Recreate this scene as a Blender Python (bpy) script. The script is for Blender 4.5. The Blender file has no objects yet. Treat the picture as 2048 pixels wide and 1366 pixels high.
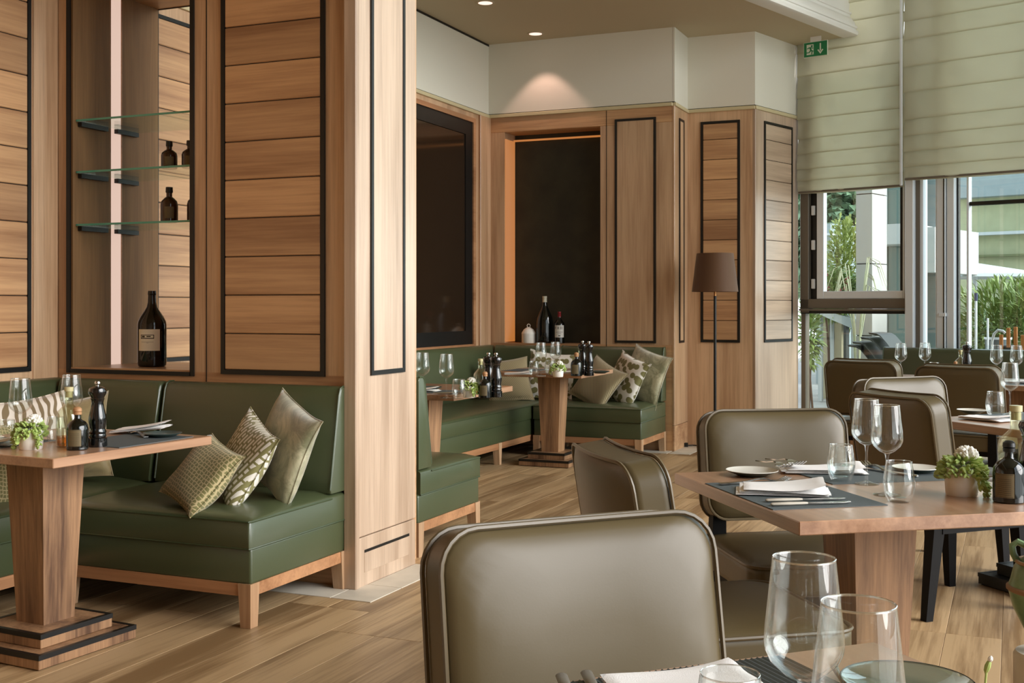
import bpy, bmesh, math, random
from math import sin, cos, pi, radians, atan2, sqrt, tan
from mathutils import Vector, Matrix
random.seed(7)
D = bpy.data
SC = bpy.context.scene
COL = SC.collection

# ---------------------------------------------------------------- camera, sky, lamps, exposure
F = 2340.0; CX = 1024.0; HY = 612.0; EYE = 1.26; YAW = radians(23.2)
cam_d = D.cameras.new('camera'); cam = D.objects.new('camera', cam_d); COL.objects.link(cam)
cam.location = (0, 0, EYE); cam.rotation_euler = (pi/2, 0, YAW)
cam_d.sensor_width = 36; cam_d.lens = F/2048*36; cam_d.shift_y = -(683-HY)/2048
cam_d.clip_start = 0.05; cam_d.clip_end = 300
SC.camera = cam
SC.view_settings.view_transform = 'Standard'; SC.view_settings.look = 'None'
SC.view_settings.gamma = 1; SC.view_settings.use_curve_mapping = False
SC.view_settings.exposure = 0.4
SC.cycles.use_denoising = True
SC.cycles.max_bounces = 10; SC.cycles.transparent_max_bounces = 24
SC.cycles.diffuse_bounces = 5; SC.cycles.caustics_reflective = False; SC.cycles.caustics_refractive = False
SC.cycles.sample_clamp_indirect = 8

w = D.worlds.new('sky'); SC.world = w; w.use_nodes = True
nt = w.node_tree; nt.nodes.clear()
o_ = nt.nodes.new('ShaderNodeOutputWorld'); bg = nt.nodes.new('ShaderNodeBackground')
tc = nt.nodes.new('ShaderNodeTexCoord'); sx = nt.nodes.new('ShaderNodeSeparateXYZ'); rp = nt.nodes.new('ShaderNodeValToRGB')
nt.links.new(tc.outputs['Generated'], sx.inputs[0]); nt.links.new(sx.outputs['Z'], rp.inputs[0])
rp.color_ramp.elements[0].position = 0.0; rp.color_ramp.elements[0].color = (0.80, 0.86, 0.86, 1)
rp.color_ramp.elements[1].position = 0.7; rp.color_ramp.elements[1].color = (0.62, 0.75, 0.92, 1)
nt.links.new(rp.outputs[0], bg.inputs[0]); nt.links.new(bg.outputs[0], o_.inputs[0])
bg.inputs[1].default_value = 2.0

def lamp(name, kind, loc, rot, energy, color, **kw):
    l = D.lights.new(name, kind); l.energy = energy; l.color = color
    for k, v in kw.items(): setattr(l, k, v)
    o = D.objects.new(name, l); COL.objects.link(o); o.location = loc; o.rotation_euler = rot
    return o
# daylight: an overcast, very soft sun through the open glass side of the room
lamp('daylight_sun', 'SUN', (6, 2, 6), (radians(66), 0, radians(94)), 4.6, (1.0, 0.975, 0.95), angle=radians(50))
# light portals in the glazed openings (they only guide sampling)
pl = lamp('window_portal', 'AREA', (4.42, 3.9, 2.9), (0, radians(90), 0), 1, (1, 1, 1), shape='RECTANGLE', size=5.8, size_y=11); pl.data.cycles.is_portal = True
# recessed downlights in the soffit
for xy in ((-3.90, 9.63), (-3.87, 8.49)):
    lamp('downlight_lamp', 'SPOT', (xy[0], xy[1], 3.66), (0, 0, 0), 11, (1.0, 0.62, 0.52), spot_size=radians(84), spot_blend=0.3, shadow_soft_size=0.03)
# ---------------------------------------------------------------- picture geometry -> place
FW = (-sin(YAW), cos(YAW)); RT = (cos(YAW), sin(YAW))
def at(px, py, Z):
    t = (px-CX)/F
    return Vector((Z*(FW[0]+t*RT[0]), Z*(FW[1]+t*RT[1]), EYE-Z*(py-HY)/F))
def on(px, py, z):
    return at(px, py, (EYE-z)*F/(py-HY))
def hit(px, x0, y0, th):
    """distance along a wall line from (x0,y0) heading th, where the sight line of column px meets it; and depth"""
    t = (px-CX)/F; dx = FW[0]+t*RT[0]; dy = FW[1]+t*RT[1]; ux, uy = cos(th), sin(th)
    det = -dx*uy+dy*ux
    Z = (-x0*uy+y0*ux)/det
    s = (dx*Z-x0)*ux+(dy*Z-y0)*uy
    return s, Z

# ---------------------------------------------------------------- materials
def S(h):
    h = h.lstrip('#'); v = [int(h[i:i+2], 16)/255 for i in (0, 2, 4)]
    return tuple(c/12.92 if c <= .04045 else ((c+.055)/1.055)**2.4 for c in v)+(1,)
def nodes(name):
    m = D.materials.new(name); m.use_nodes = True; t = m.node_tree
    return m, t, t.nodes['Principled BSDF'], t.nodes['Material Output']
def mat(name, col, rough=.5, metal=0, bump=0, bscale=200, coat=0, sheen=0, spec=.5, var=0):
    m, t, b, o = nodes(name)
    b.inputs['Base Color'].default_value = S(col) if isinstance(col, str) else col
    b.inputs['Roughness'].default_value = rough; b.inputs['Metallic'].default_value = metal
    b.inputs['Coat Weight'].default_value = coat; b.inputs['Coat Roughness'].default_value = .12 if rough < .3 else .32; b.inputs['Sheen Weight'].default_value = sheen
    b.inputs['Specular IOR Level'].default_value = spec
    if bump or var:
        c = t.nodes.new('ShaderNodeTexCoord'); n = t.nodes.new('ShaderNodeTexNoise')
        n.inputs['Scale'].default_value = bscale; n.inputs['Detail'].default_value = 4
        t.links.new(c.outputs['Object'], n.inputs['Vector'])
        if bump:
            k = t.nodes.new('ShaderNodeBump'); k.inputs['Strength'].default_value = bump; k.inputs['Distance'].default_value = .002
            t.links.new(n.outputs[0], k.inputs['Height']); t.links.new(k.outputs[0], b.inputs['Normal'])
        if var:
            n2 = t.nodes.new('ShaderNodeTexNoise'); n2.inputs['Scale'].default_value = 6; n2.inputs['Detail'].default_value = 6
            t.links.new(c.outputs['Object'], n2.inputs['Vector'])
            h = t.nodes.new('ShaderNodeHueSaturation'); h.inputs['Color'].default_value = b.inputs['Base Color'].default_value
            mr = t.nodes.new('ShaderNodeMapRange'); mr.inputs[1].default_value = .3; mr.inputs[2].default_value = .7
            mr.inputs[3].default_value = 1-var; mr.inputs[4].default_value = 1+var
            t.links.new(n2.outputs[0], mr.inputs[0]); t.links.new(mr.outputs[0], h.inputs['Value']); t.links.new(h.outputs[0], b.inputs['Base Color'])
    return m
def wood(name, dark, light, axis='z', rough=.45, scale=1.0, contrast=1.0, tint=.12, coat=0.0):
    m, t, b, o = nodes(name); N = t.nodes.new; L = t.links.new
    c = N('ShaderNodeTexCoord'); oi = N('ShaderNodeObjectInfo')
    off = N('ShaderNodeVectorMath'); off.operation = 'SCALE'; off.inputs[0].default_value = (13.1, 7.7, 19.3)
    L(oi.outputs['Random'], off.inputs['Scale'])
    ad = N('ShaderNodeVectorMath'); L(c.outputs['Object'], ad.inputs[0]); L(off.outputs[0], ad.inputs[1])
    def mapped(along, across):
        mp = N('ShaderNodeMapping'); s = [across*scale]*3; s['xyz'.index(axis)] = along*scale
        mp.inputs['Scale'].default_value = s; L(ad.outputs[0], mp.inputs['Vector']); return mp
    m1 = mapped(.35, 3.2); m2 = mapped(2.0, 60); m3 = mapped(.5, 9)
    n0 = N('ShaderNodeTexNoise'); n0.inputs['Scale'].default_value = 1; n0.inputs['Detail'].default_value = 2; n0.inputs['Distortion'].default_value = .6; L(m1.outputs[0], n0.inputs['Vector'])
    ml = N('ShaderNodeMath'); ml.operation = 'MULTIPLY'; ml.inputs[1].default_value = 16; L(n0.outputs[0], ml.inputs[0])
    sn = N('ShaderNodeMath'); sn.operation = 'SINE'; L(ml.outputs[0], sn.inputs[0])      # growth rings: contour lines of a stretched noise
    n1 = N('ShaderNodeTexNoise'); n1.inputs['Scale'].default_value = 1; n1.inputs['Detail'].default_value = 5; n1.inputs['Roughness'].default_value = .65; L(m2.outputs[0], n1.inputs['Vector'])
    n2 = N('ShaderNodeTexNoise'); n2.inputs['Scale'].default_value = 1; n2.inputs['Detail'].default_value = 4; L(m3.outputs[0], n2.inputs['Vector'])
    a1 = N('ShaderNodeMath'); a1.operation = 'MULTIPLY_ADD'; a1.inputs[1].default_value = .13; a1.inputs[2].default_value = -.05
    L(sn.outputs[0], a1.inputs[0])
    a2 = N('ShaderNodeMath'); a2.operation = 'MULTIPLY_ADD'; a2.inputs[1].default_value = .75; L(n1.outputs[0], a2.inputs[0]); L(a1.outputs[0], a2.inputs[2])
    a3 = N('ShaderNodeMath'); a3.operation = 'MULTIPLY_ADD'; a3.inputs[1].default_value = .7; L(n2.outputs[0], a3.inputs[0]); L(a2.outputs[0], a3.inputs[2])
    mr = N('ShaderNodeMapRange'); mr.inputs[1].default_value = .68-.22/contrast; mr.inputs[2].default_value = .68+.22/contrast
    L(a3.outputs[0], mr.inputs[0])
    mx = N('ShaderNodeMix'); mx.data_type = 'RGBA'; mx.inputs[6].default_value = S(dark); mx.inputs[7].default_value = S(light); L(mr.outputs[0], mx.inputs[0])
    hv = N('ShaderNodeHueSaturation'); L(mx.outputs[2], hv.inputs['Color'])
    r2 = N('ShaderNodeMapRange'); r2.inputs[3].default_value = 1-tint; r2.inputs[4].default_value = 1+tint; L(oi.outputs['Random'], r2.inputs[0]); L(r2.outputs[0], hv.inputs['Value'])
    L(hv.outputs[0], b.inputs['Base Color'])
    b.inputs['Roughness'].default_value = rough; b.inputs['Coat Weight'].default_value = coat; b.inputs['Coat Roughness'].default_value = .3
    bp = N('ShaderNodeBump'); bp.inputs['Strength'].default_value = .12; bp.inputs['Distance'].default_value = .002; L(a3.outputs[0], bp.inputs['Height']); L(bp.outputs[0], b.inputs['Normal'])
    return m
def clear_glass(name, tint=(1, 1, 1, 1), edge=.55, gloss_rough=0.0, base=.04):
    """thin clear glass: see-through head on, reflecting at grazing angles"""
    m, t, b, o = nodes(name); N = t.nodes.new; L = t.links.new; t.nodes.remove(b)
    tr = N('ShaderNodeBsdfTransparent'); tr.inputs[0].default_value = tint
    gl = N('ShaderNodeBsdfGlossy'); gl.inputs['Roughness'].default_value = gloss_rough; gl.inputs[0].default_value = (1, 1, 1, 1)
    lw = N('ShaderNodeLayerWeight'); lw.inputs['Blend'].default_value = .5
    pw = N('ShaderNodeMath'); pw.operation = 'POWER'; pw.inputs[1].default_value = 4.0; L(lw.outputs['Facing'], pw.inputs[0])
    ma = N('ShaderNodeMath'); ma.operation = 'MULTIPLY_ADD'; ma.inputs[1].default_value = edge; ma.inputs[2].default_value = base; L(pw.outputs[0], ma.inputs[0])
    mx = N('ShaderNodeMixShader'); L(ma.outputs[0], mx.inputs[0]); L(tr.outputs[0], mx.inputs[1]); L(gl.outputs[0], mx.inputs[2]); L(mx.outputs[0], o.inputs[0])
    return m
def emit(name, col, s):
    m, t, b, o = nodes(name); b.inputs['Base Color'].default_value = (.12, .11, .1, 1)
    b.inputs['Emission Color'].default_value = S(col); b.inputs['Emission Strength'].default_value = s
    return m
def pattern(name, kind, c1, c2, scale=40, rough=.8, sheen=.3, rot=0, axis=(1, 1, 1)):
    m, t, b, o = nodes(name); N = t.nodes.new; L = t.links.new
    c = N('ShaderNodeTexCoord'); mp = N('ShaderNodeMapping'); mp.inputs['Rotation'].default_value = (radians(90), 0, 0)
    L(c.outputs['Object'], mp.inputs['Vector'])
    m2 = N('ShaderNodeMapping'); m2.inputs['Rotation'].default_value = (0, 0, rot); L(mp.outputs[0], m2.inputs['Vector']); v = m2.outputs[0]
    mx = N('ShaderNodeMix'); mx.data_type = 'RGBA'; mx.inputs[6].default_value = S(c1); mx.inputs[7].default_value = S(c2)
    if kind == 'hex':
        vo = N('ShaderNodeTexVoronoi'); vo.feature = 'DISTANCE_TO_EDGE'; vo.voronoi_dimensions = '2D'; vo.inputs['Scale'].default_value = scale; vo.inputs['Randomness'].default_value = .35; L(v, vo.inputs['Vector'])
        cr = N('ShaderNodeMath'); cr.operation = 'GREATER_THAN'; cr.inputs[1].default_value = .12; L(vo.outputs[0], cr.inputs[0]); L(cr.outputs[0], mx.inputs[0]); f = vo.outputs[0]
    elif kind == 'block':
        br = N('ShaderNodeTexBrick'); br.inputs['Scale'].default_value = scale; br.inputs['Brick Width'].default_value = .62; br.inputs['Row Height'].default_value = .2
        br.inputs['Mortar Size'].default_value = .05; br.offset = .37; br.squash = .5; br.squash_frequency = 3
        br.inputs['Color1'].default_value = (0, 0, 0, 1); br.inputs['Color2'].default_value = (0, 0, 0, 1); br.inputs['Mortar'].default_value = (1, 1, 1, 1)
        L(v, br.inputs['Vector'])
        ch = N('ShaderNodeTexNoise'); ch.inputs['Scale'].default_value = scale*1.1; L(v, ch.inputs['Vector'])
        gt = N('ShaderNodeMath'); gt.operation = 'GREATER_THAN'; gt.inputs[1].default_value = .62; L(ch.outputs[0], gt.inputs[0])
        mm = N('ShaderNodeMath'); mm.operation = 'MAXIMUM'; L(br.outputs['Color'], mm.inputs[0]); L(gt.outputs[0], mm.inputs[1]); L(mm.outputs[0], mx.inputs[0]); f = mm.outputs[0]
    elif kind == 'velvet':
        n = N('ShaderNodeTexNoise'); n.inputs['Scale'].default_value = scale; n.inputs['Detail'].default_value = 8; n.inputs['Roughness'].default_value = .7; n.inputs['Distortion'].default_value = 1.2; L(v, n.inputs['Vector'])
        r = N('ShaderNodeMapRange'); r.inputs[1].default_value = .4; r.inputs[2].default_value = .62; L(n.outputs[0], r.inputs[0]); L(r.outputs[0], mx.inputs[0]); f = n.outputs[0]
    elif kind == 'stripe':
        wv = N('ShaderNodeTexWave'); wv.inputs['Scale'].default_value = scale; wv.inputs['Distortion'].default_value = 6; wv.inputs['Detail'].default_value = 1; wv.inputs['Detail Scale'].default_value = 1.2; L(v, wv.inputs['Vector'])
        cr = N('ShaderNodeMapRange'); cr.inputs[1].default_value = .45; cr.inputs[2].default_value = .6; L(wv.outputs[0], cr.inputs[0]); L(cr.outputs[0], mx.inputs[0]); f = wv.outputs[0]
    elif kind == 'diag':
        wv = N('ShaderNodeTexWave'); wv.inputs['Scale'].default_value = scale; wv.inputs['Distortion'].default_value = .3; L(v, wv.inputs['Vector']); L(wv.outputs[0], mx.inputs[0]); f = wv.outputs[0]
    else:                                           # spots
        vo = N('ShaderNodeTexVoronoi'); vo.voronoi_dimensions = '2D'; vo.inputs['Scale'].default_value = scale; L(v, vo.inputs['Vector'])
        cr = N('ShaderNodeMapRange'); cr.inputs[1].default_value = .38; cr.inputs[2].default_value = .46; L(vo.outputs[0], cr.inputs[0]); L(cr.outputs[0], mx.inputs[0]); f = vo.outputs[0]
    L(mx.outputs[2], b.inputs['Base Color']); b.inputs['Roughness'].default_value = rough; b.inputs['Sheen Weight'].default_value = sheen
    bp = N('ShaderNodeBump'); bp.inputs['Strength'].default_value = .3; bp.inputs['Distance'].default_value = .002; L(f, bp.inputs['Height']); L(bp.outputs[0], b.inputs['Normal'])
    return m

WV = wood('oak_upright_grain', '#a07956', '#cda984', 'z', .5, coat=1.0)
WX = wood('oak_level_grain', '#9a6e49', '#c99d70', 'x', .5, tint=.16, coat=.8)
WY = wood('oak_depth_grain', '#9a7050', '#cba47c', 'y', .5, tint=.16)
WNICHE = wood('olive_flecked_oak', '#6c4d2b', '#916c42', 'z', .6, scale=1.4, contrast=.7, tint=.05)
WSHEEN = wood('oak_paled_for_sheen', '#a88d75', '#ceb49b', 'z', .45, coat=1.0, tint=.05)  # same oak as the walls, colour paled to stand for window sheen
WDK = wood('dark_brown_wood', '#4a3122', '#5e4230', 'z', .7)  # plain dark wood, used on the branches
FLOORW = wood('oak_floor_board', '#856846', '#b89a73', 'y', .42, scale=1.1, contrast=1.5, tint=.15)
TOPW = wood('oak_table_top', '#8d6447', '#b88e6e', 'y', .3, scale=.9, tint=.05, coat=1.0)
TOPWX = wood('oak_table_top_rotated', '#8d6447', '#b88e6e', 'x', .3, scale=.9, tint=.05, coat=1.0)
COLW = wood('stained_oak_pedestal', '#553a28', '#a67f5c', 'z', .45, scale=1.3, contrast=.95, tint=.06)
RAILW = wood('oak_rail', '#8f6240', '#b98860', 'x', .45, tint=.08)
BLACK = mat('black_inlay', '#0c0c0b', .4)
BLACKLEG = mat('black_stained_wood', '#0b0908', .6, spec=.15, bump=.1, bscale=80)
GREEN = mat('green_leather', '#444d32', .36, bump=.12, bscale=260, spec=.45, coat=.6)
GREENP = mat('green_leather_piping', '#3d4a30', .4)
TAUPE = mat('taupe_leather', '#54482f', .4, bump=.03, bscale=260, spec=.38, coat=.12)
TAUPEP = mat('taupe_leather_piping', '#5d5039', .38)
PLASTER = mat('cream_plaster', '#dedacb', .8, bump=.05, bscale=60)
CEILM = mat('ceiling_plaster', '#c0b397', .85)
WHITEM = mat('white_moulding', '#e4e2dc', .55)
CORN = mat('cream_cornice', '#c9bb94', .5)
STONE = mat('pale_limestone', '#cfc6b6', .5, var=.12, bump=.05)
GLASSW = clear_glass('drinking_glass', (.97, .985, .98, 1), .95, 0, .05)
PANE = clear_glass('window_pane', (.93, .97, .95, 1), .6, 0, .05)
SHELFG = clear_glass('shelf_glass', (.9, .97, .94, 1), .5, 0, .06)
SHELFE = mat('green_glass_edge', '#4f9c86', .15, spec=.8)
DKGLASS = mat('black_bottle_glass', '#0a0c08', .06, spec=.6)
AMBER = mat('brown_bottle_glass', '#3b2410', .08, spec=.6)
CERAM = mat('cream_ceramic', '#f0ece2', .45)
LINEN = mat('white_linen', '#eceae8', .9, bump=.25, bscale=500)
PORC = mat('grey_white_porcelain', '#d5d2c8', .3)
PORCD = mat('dark_stoneware', '#33403c', .3)
STEEL = mat('polished_steel', '#c8c6c2', .18, 1)
WHANDLE = mat('dark_wood_handle', '#4a3626', .4)
MATGR = mat('slate_placemat', '#4b5456', .65, bump=.4, bscale=350)
PEPPER = mat('black_lacquer', '#0b0b0b', .12, coat=.5)
LABELM = mat('label_paper', '#efead6', .8)
LABELD = mat('label_ink', '#3a3426', .8)
KRAFT = mat('bronze_label', '#6d5f42', .6)
CORK = mat('beech_stopper', '#b0835a', .6)
LEAF = mat('succulent_leaf', '#a3b868', .45, spec=.5, var=.3)
LEAF2 = mat('bush_leaf', '#8a9f5c', .5, var=.35)
LEAF3 = mat('tree_leaf', '#71896a', .6, var=.35)
PETAL = mat('white_petal', '#e9e7dc', .7)
ALU = mat('light_aluminium', '#dfe6ec', .45)
BRONZ = mat('bronze_window_frame', '#6f675b', .45, .2)
DARKM = mat('dark_metal', '#24241f', .4, .3)
GREY = mat('terrace_paving', '#8f8d86', .8, var=.1)
CLAD = mat('beige_cladding', '#b3b2ae', .6)
DKPANEL = mat('dark_textured_panel', '#2b2a1c', .6, bump=.8, bscale=14, var=.3)
DGLASS = mat('dark_glass', '#2a1e14', .1, spec=.7)
GOLD = mat('ochre_velvet', '#54320a', .7, sheen=.3)

# ---------------------------------------------------------------- mesh helpers
def rz(v, a): return (v[0]*cos(a)-v[1]*sin(a), v[0]*sin(a)+v[1]*cos(a))
def mesh(name, V, Fc, mats, smooth=True, mi=None, ang=38):
    me = D.meshes.new(name); me.from_pydata([tuple(v) for v in V], [], Fc)
    for m in (mats if isinstance(mats, (list, tuple)) else [mats]): me.materials.append(m)
    if mi: me.polygons.foreach_set('material_index', mi)
    if smooth:
        me.polygons.foreach_set('use_smooth', [True]*len(me.polygons))
        me.set_sharp_from_angle(angle=radians(ang))
    me.update(); return me
def link(name, me, parent=None, loc=(0, 0, 0), rot=(0, 0, 0)):
    o = D.objects.new(name, me); COL.objects.link(o); o.location = loc; o.rotation_euler = rot
    if parent is not None: o.parent = parent
    return o
def tag(o, label=None, cat=None, group=None, kind=None):
    if label: o['label'] = label
    if cat: o['category'] = cat
    if group: o['group'] = group
    if kind: o['kind'] = kind
    return o
def thing(name, label, cat, loc=(0, 0, 0), rot=0, group=None):
    o = D.objects.new(name, None); o.empty_display_size = .1; COL.objects.link(o); o.location = loc
    o.rotation_euler = rot if isinstance(rot, tuple) else (0, 0, rot)
    return tag(o, label, cat, group)
def struct(name, loc=(0, 0, 0), rot=0):
    o = D.objects.new(name, None); COL.objects.link(o); o.location = loc; o.rotation_euler = (0, 0, rot); o['kind'] = 'structure'; return o
def clone(root, loc=None, rot=None, label=None, group=None):
    def cp(o, par):
        c = o.copy(); COL.objects.link(c)
        if par is not None: c.parent = par
        for ch in o.children: cp(ch, c)
        return c
    c = cp(root, None)
    if loc is not None: c.location = loc
    if rot is not None: c.rotation_euler = rot if isinstance(rot, tuple) else (0, 0, rot)
    if label: c['label'] = label
    if group: c['group'] = group
    return c
class MB:
    def __init__(s): s.V = []; s.F = []; s.M = []
    def add(s, V, Fc, m=0):
        n = len(s.V); s.V += [tuple(v) for v in V]; s.F += [tuple(i+n for i in f) for f in Fc]; s.M += [m]*len(Fc); return s
    def box(s, x0, x1, y0, y1, z0, z1, m=0):
        return s.add([(x0, y0, z0), (x1, y0, z0), (x1, y1, z0), (x0, y1, z0), (x0, y0, z1), (x1, y0, z1), (x1, y1, z1), (x0, y1, z1)],
                     [(3, 2, 1, 0), (4, 5, 6, 7), (0, 1, 5, 4), (1, 2, 6, 5), (2, 3, 7, 6), (3, 0, 4, 7)], m)
    def loft(s, rings, m=0, cap=True, close=True):
        n = len(rings[0]); V = [p for r in rings for p in r]; Fc = []
        for k in range(len(rings)-1):
            for i in range(n if close else n-1):
                j = (i+1) % n; Fc.append((k*n+i, k*n+j, (k+1)*n+j, (k+1)*n+i))
        if cap: Fc += [tuple(reversed(range(n))), tuple(range((len(rings)-1)*n, len(rings)*n))]
        return s.add(V, Fc, m)
    def lathe(s, prof, n=28, m=0, c=(0, 0, 0)):
        V = []; Fc = []; idx = []
        for r, z in prof:
            if r < 1e-6: idx.append([len(V)]*n); V.append((c[0], c[1], c[2]+z))
            else:
                b = len(V); idx.append(list(range(b, b+n)))
                V += [(c[0]+r*cos(2*pi*i/n), c[1]+r*sin(2*pi*i/n), c[2]+z) for i in range(n)]
        for k in range(len(prof)-1):
            a, b = idx[k], idx[k+1]
            for i in range(n):
                j = (i+1) % n; q = []
                for v in (a[i], a[j], b[j], b[i]):
                    if v not in q: q.append(v)
                if len(q) > 2: Fc.append(tuple(q))
        return s.add(V, Fc, m)
    def tube(s, pts, r, n=6, closed=False, m=0):
        P = [Vector(p) for p in pts]; rings = []; up = Vector((0, 0, 1)); N = len(P)
        R = r if isinstance(r, (list, tuple)) else [r]*N; sd = None
        for i, p in enumerate(P):
            a = P[(i-1) % N] if (closed or i > 0) else p; b = P[(i+1) % N] if (closed or i < N-1) else p
            d = (b-a).normalized()
            if sd is None:
                sd = d.cross(up)
                if sd.length < .15: sd = d.cross(Vector((0, 1, 0)))
            else: sd = sd-d*sd.dot(d)
            sd.normalize(); u2 = sd.cross(d)
            rings.append([tuple(p+R[i]*(cos(2*pi*k/n)*sd+sin(2*pi*k/n)*u2)) for k in range(n)])
        if closed: rings.append(rings[0])
        return s.loft(rings, m, cap=not closed)
    def make(s, name, mats, smooth=True, ang=38):
        return mesh(name, s.V, s.F, mats, smooth, s.M if isinstance(mats, (list, tuple)) and len(mats) > 1 else None, ang)
def part(name, mb, m, parent, loc=(0, 0, 0), rot=(0, 0, 0), smooth=True, ang=38):
    return link(name, mb.make(name, m, smooth, ang), parent, loc, rot)
def boxm(name, m, x0, x1, y0, y1, z0, z1, bev=0, seg=1):
    """a box mesh, edges bevelled"""
    bm = bmesh.new(); bmesh.ops.create_cube(bm, size=1)
    for v in bm.verts: v.co = ((x0+x1)/2+v.co.x*(x1-x0), (y0+y1)/2+v.co.y*(y1-y0), (z0+z1)/2+v.co.z*(z1-z0))
    if bev: bmesh.ops.bevel(bm, geom=bm.edges[:], offset=bev, segments=seg, profile=.5, affect='EDGES')
    me = D.meshes.new(name); bm.to_mesh(me); bm.free(); me.materials.append(m)
    if seg > 1:
        me.polygons.foreach_set('use_smooth', [True]*len(me.polygons)); me.set_sharp_from_angle(angle=radians(50))
    return me
def bx(name, m, parent, x0, x1, y0, y1, z0, z1, bev=0, seg=1):
    return link(name, boxm(name, m, x0, x1, y0, y1, z0, z1, bev, seg), parent)
def rrect(w, h, r, nc=6, ne=8):
    """rounded rectangle outline, centred, counter-clockwise"""
    P = []
    for (cx, cz, a0) in ((w/2-r, h/2-r, 0), (-w/2+r, h/2-r, pi/2), (-w/2+r, -h/2+r, pi), (w/2-r, -h/2+r, 1.5*pi)):
        arc = [(cx+r*cos(a0+pi/2*i/nc), cz+r*sin(a0+pi/2*i/nc)) for i in range(nc+1)]
        if P:
            p, q = P[-1], arc[0]; P += [(p[0]+(q[0]-p[0])*k/ne, p[1]+(q[1]-p[1])*k/ne) for k in range(1, ne)]
        P += arc
    p, q = P[-1], P[0]; P += [(p[0]+(q[0]-p[0])*k/ne, p[1]+(q[1]-p[1])*k/ne) for k in range(1, ne)]
    return P
def slab(w, h, t, r, bulge_f, bulge_b, bend=0):
    """upholstered slab: x across, z up (0..h), thickness along y (-t/2 is the soft front)"""
    Dm = min(w, h)/2*.9; ds = [.0, .006, .02, .05, .09, .14, Dm]
    def ring(d, y): return [(x, y-bend*(2*x/w)**2, z+h/2) for x, z in rrect(w-2*d, h-2*d, min(r+d*.75, min(w, h)/2-d-.0005))]
    rings = []
    for d in reversed([d for d in ds if d <= Dm]):
        rings.append(ring(d, -t/2+.012*(1-min(d/.02, 1))**2-bulge_f*(1-(1-d/Dm)**3)))
    rings.append(ring(0, -t/4)); rings.append(ring(0, t/4))
    for d in [d for d in ds if d <= Dm]:
        rings.append(ring(d, t/2-.012*(1-min(d/.02, 1))**2+bulge_b*(1-(1-d/Dm)**3)))
    mb = MB(); mb.loft(rings, cap=False); n = len(rings[0]); nc, ne = 6, 8; H = 2*nc+ne; last = (len(rings)-1)*n
    mi = lambda i: (n-ne-i) % n
    for i in range(H):
        mb.F.append((i+1, i, mi(i), mi(i+1))); mb.F.append((last+i, last+i+1, last+mi(i+1), last+mi(i))); mb.M += [0, 0]
    return mb
def piping(w, h, r, y, rad, bend=0):
    return MB().tube([(x, y-bend*(2*x/w)**2, z+h/2) for x, z in rrect(w, h, r)], rad, 6, closed=True)

# ---------------------------------------------------------------- the setting
TOPZ = 3.0; CEZ = 3.68
fl = struct('floor')
bx('floor_base', FLOORW, fl, -5.2, 4.6, -3.2, 11.4, -.12, -.012)
plank_meshes = {}
def plank_mesh(L):
    if L not in plank_meshes: plank_meshes[L] = boxm('plank', FLOORW, -.0995, .0995, 0, L-.0012, -.012, 0, .0012)
    return plank_meshes[L]
rr = random.Random(3)
for i in range(28):
    y = .9+rr.choice((-.9, -.6, -.3, 0)); x = -4.44+.1+i*.2
    while y < 11.0:
        L = rr.choice((1.2, 1.5, 1.8))
        link('plank', plank_mesh(L), fl, (x, y, rr.uniform(-.0006, 0)))
        y += L
for (x0, x1, y0, y1) in ((-4.44, -3.62, 4.33, 4.53), (-3.616, -2.71, 4.33, 4.53), (-2.706, -2.51, 4.33, 4.60), (-2.68, -2.51, 4.604, 5.06), (-4.0, -2.72, 9.70, 9.88), (-2.70, -2.52, 9.70, 10.32), (-2.516, -2.05, 10.14, 10.32)):
    bx('border_stone', STONE, fl, x0, x1, y0, y1, -.011, .003, .001)

def panel(w, x0, x1, z0, z1, kind='planks', zs=None, y=0, m=None):
    """black inlay frame with an inset of level planks or one upright board"""
    b = .021
    mb = MB(); mb.box(x0, x0+b, y-.009, y+.004, z0, z1).box(x1-b, x1, y-.009, y+.004, z0, z1).box(x0+b, x1-b, y-.009, y+.004, z0, z0+b).box(x0+b, x1-b, y-.009, y+.004, z1-b, z1)
    part('inlay_frame', mb, BLACK, w, smooth=False)
    if kind == 'board':
        bx('panel_board', m or WV, w, x0+b, x1-b, y-.005, y+.004, z0+b, z1-b); return
    z = zs if zs is not None else 1.131; L = []
    bottom = z0+b
    while z < z1-b-.03:
        L.append((bottom, z)); bottom = z; z += .1795
    L.append((bottom, z1-b))
    bx('groove_backing', BLACK, w, x0+b, x1-b, y-.0005, y+.006, z0+b, z1-b)
    for (a, c) in L:
        bx('panel_plank', m or WX, w, x0+b+.001, x1-b-.001, y-.007, y+.006, a+.0022, c-.0022, .0035)
def body(w, x0, x1, y0, y1, z0, z1, m=WV, name='wall_panel'): return bx(name, m, w, x0, x1, y0, y1, z0, z1)
def upper(w, x0, x1, th, top=CEZ):
    bx('upper_plaster', PLASTER, w, x0, x1, 0, th, TOPZ+.035, top)
    bx('cornice', CORN, w, x0-.0, x1+.0, -.014, th, TOPZ-.004, TOPZ+.028, .004)
    bx('shadow_gap', BLACK, w, x0, x1, .002, th, TOPZ+.028, TOPZ+.035)

WPX = wood('oak_paled_for_sheen_level', '#a88d75', '#ceb49b', 'x', .45, coat=1.0, tint=.05)  # level grain version of the oak paled for sheen
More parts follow.
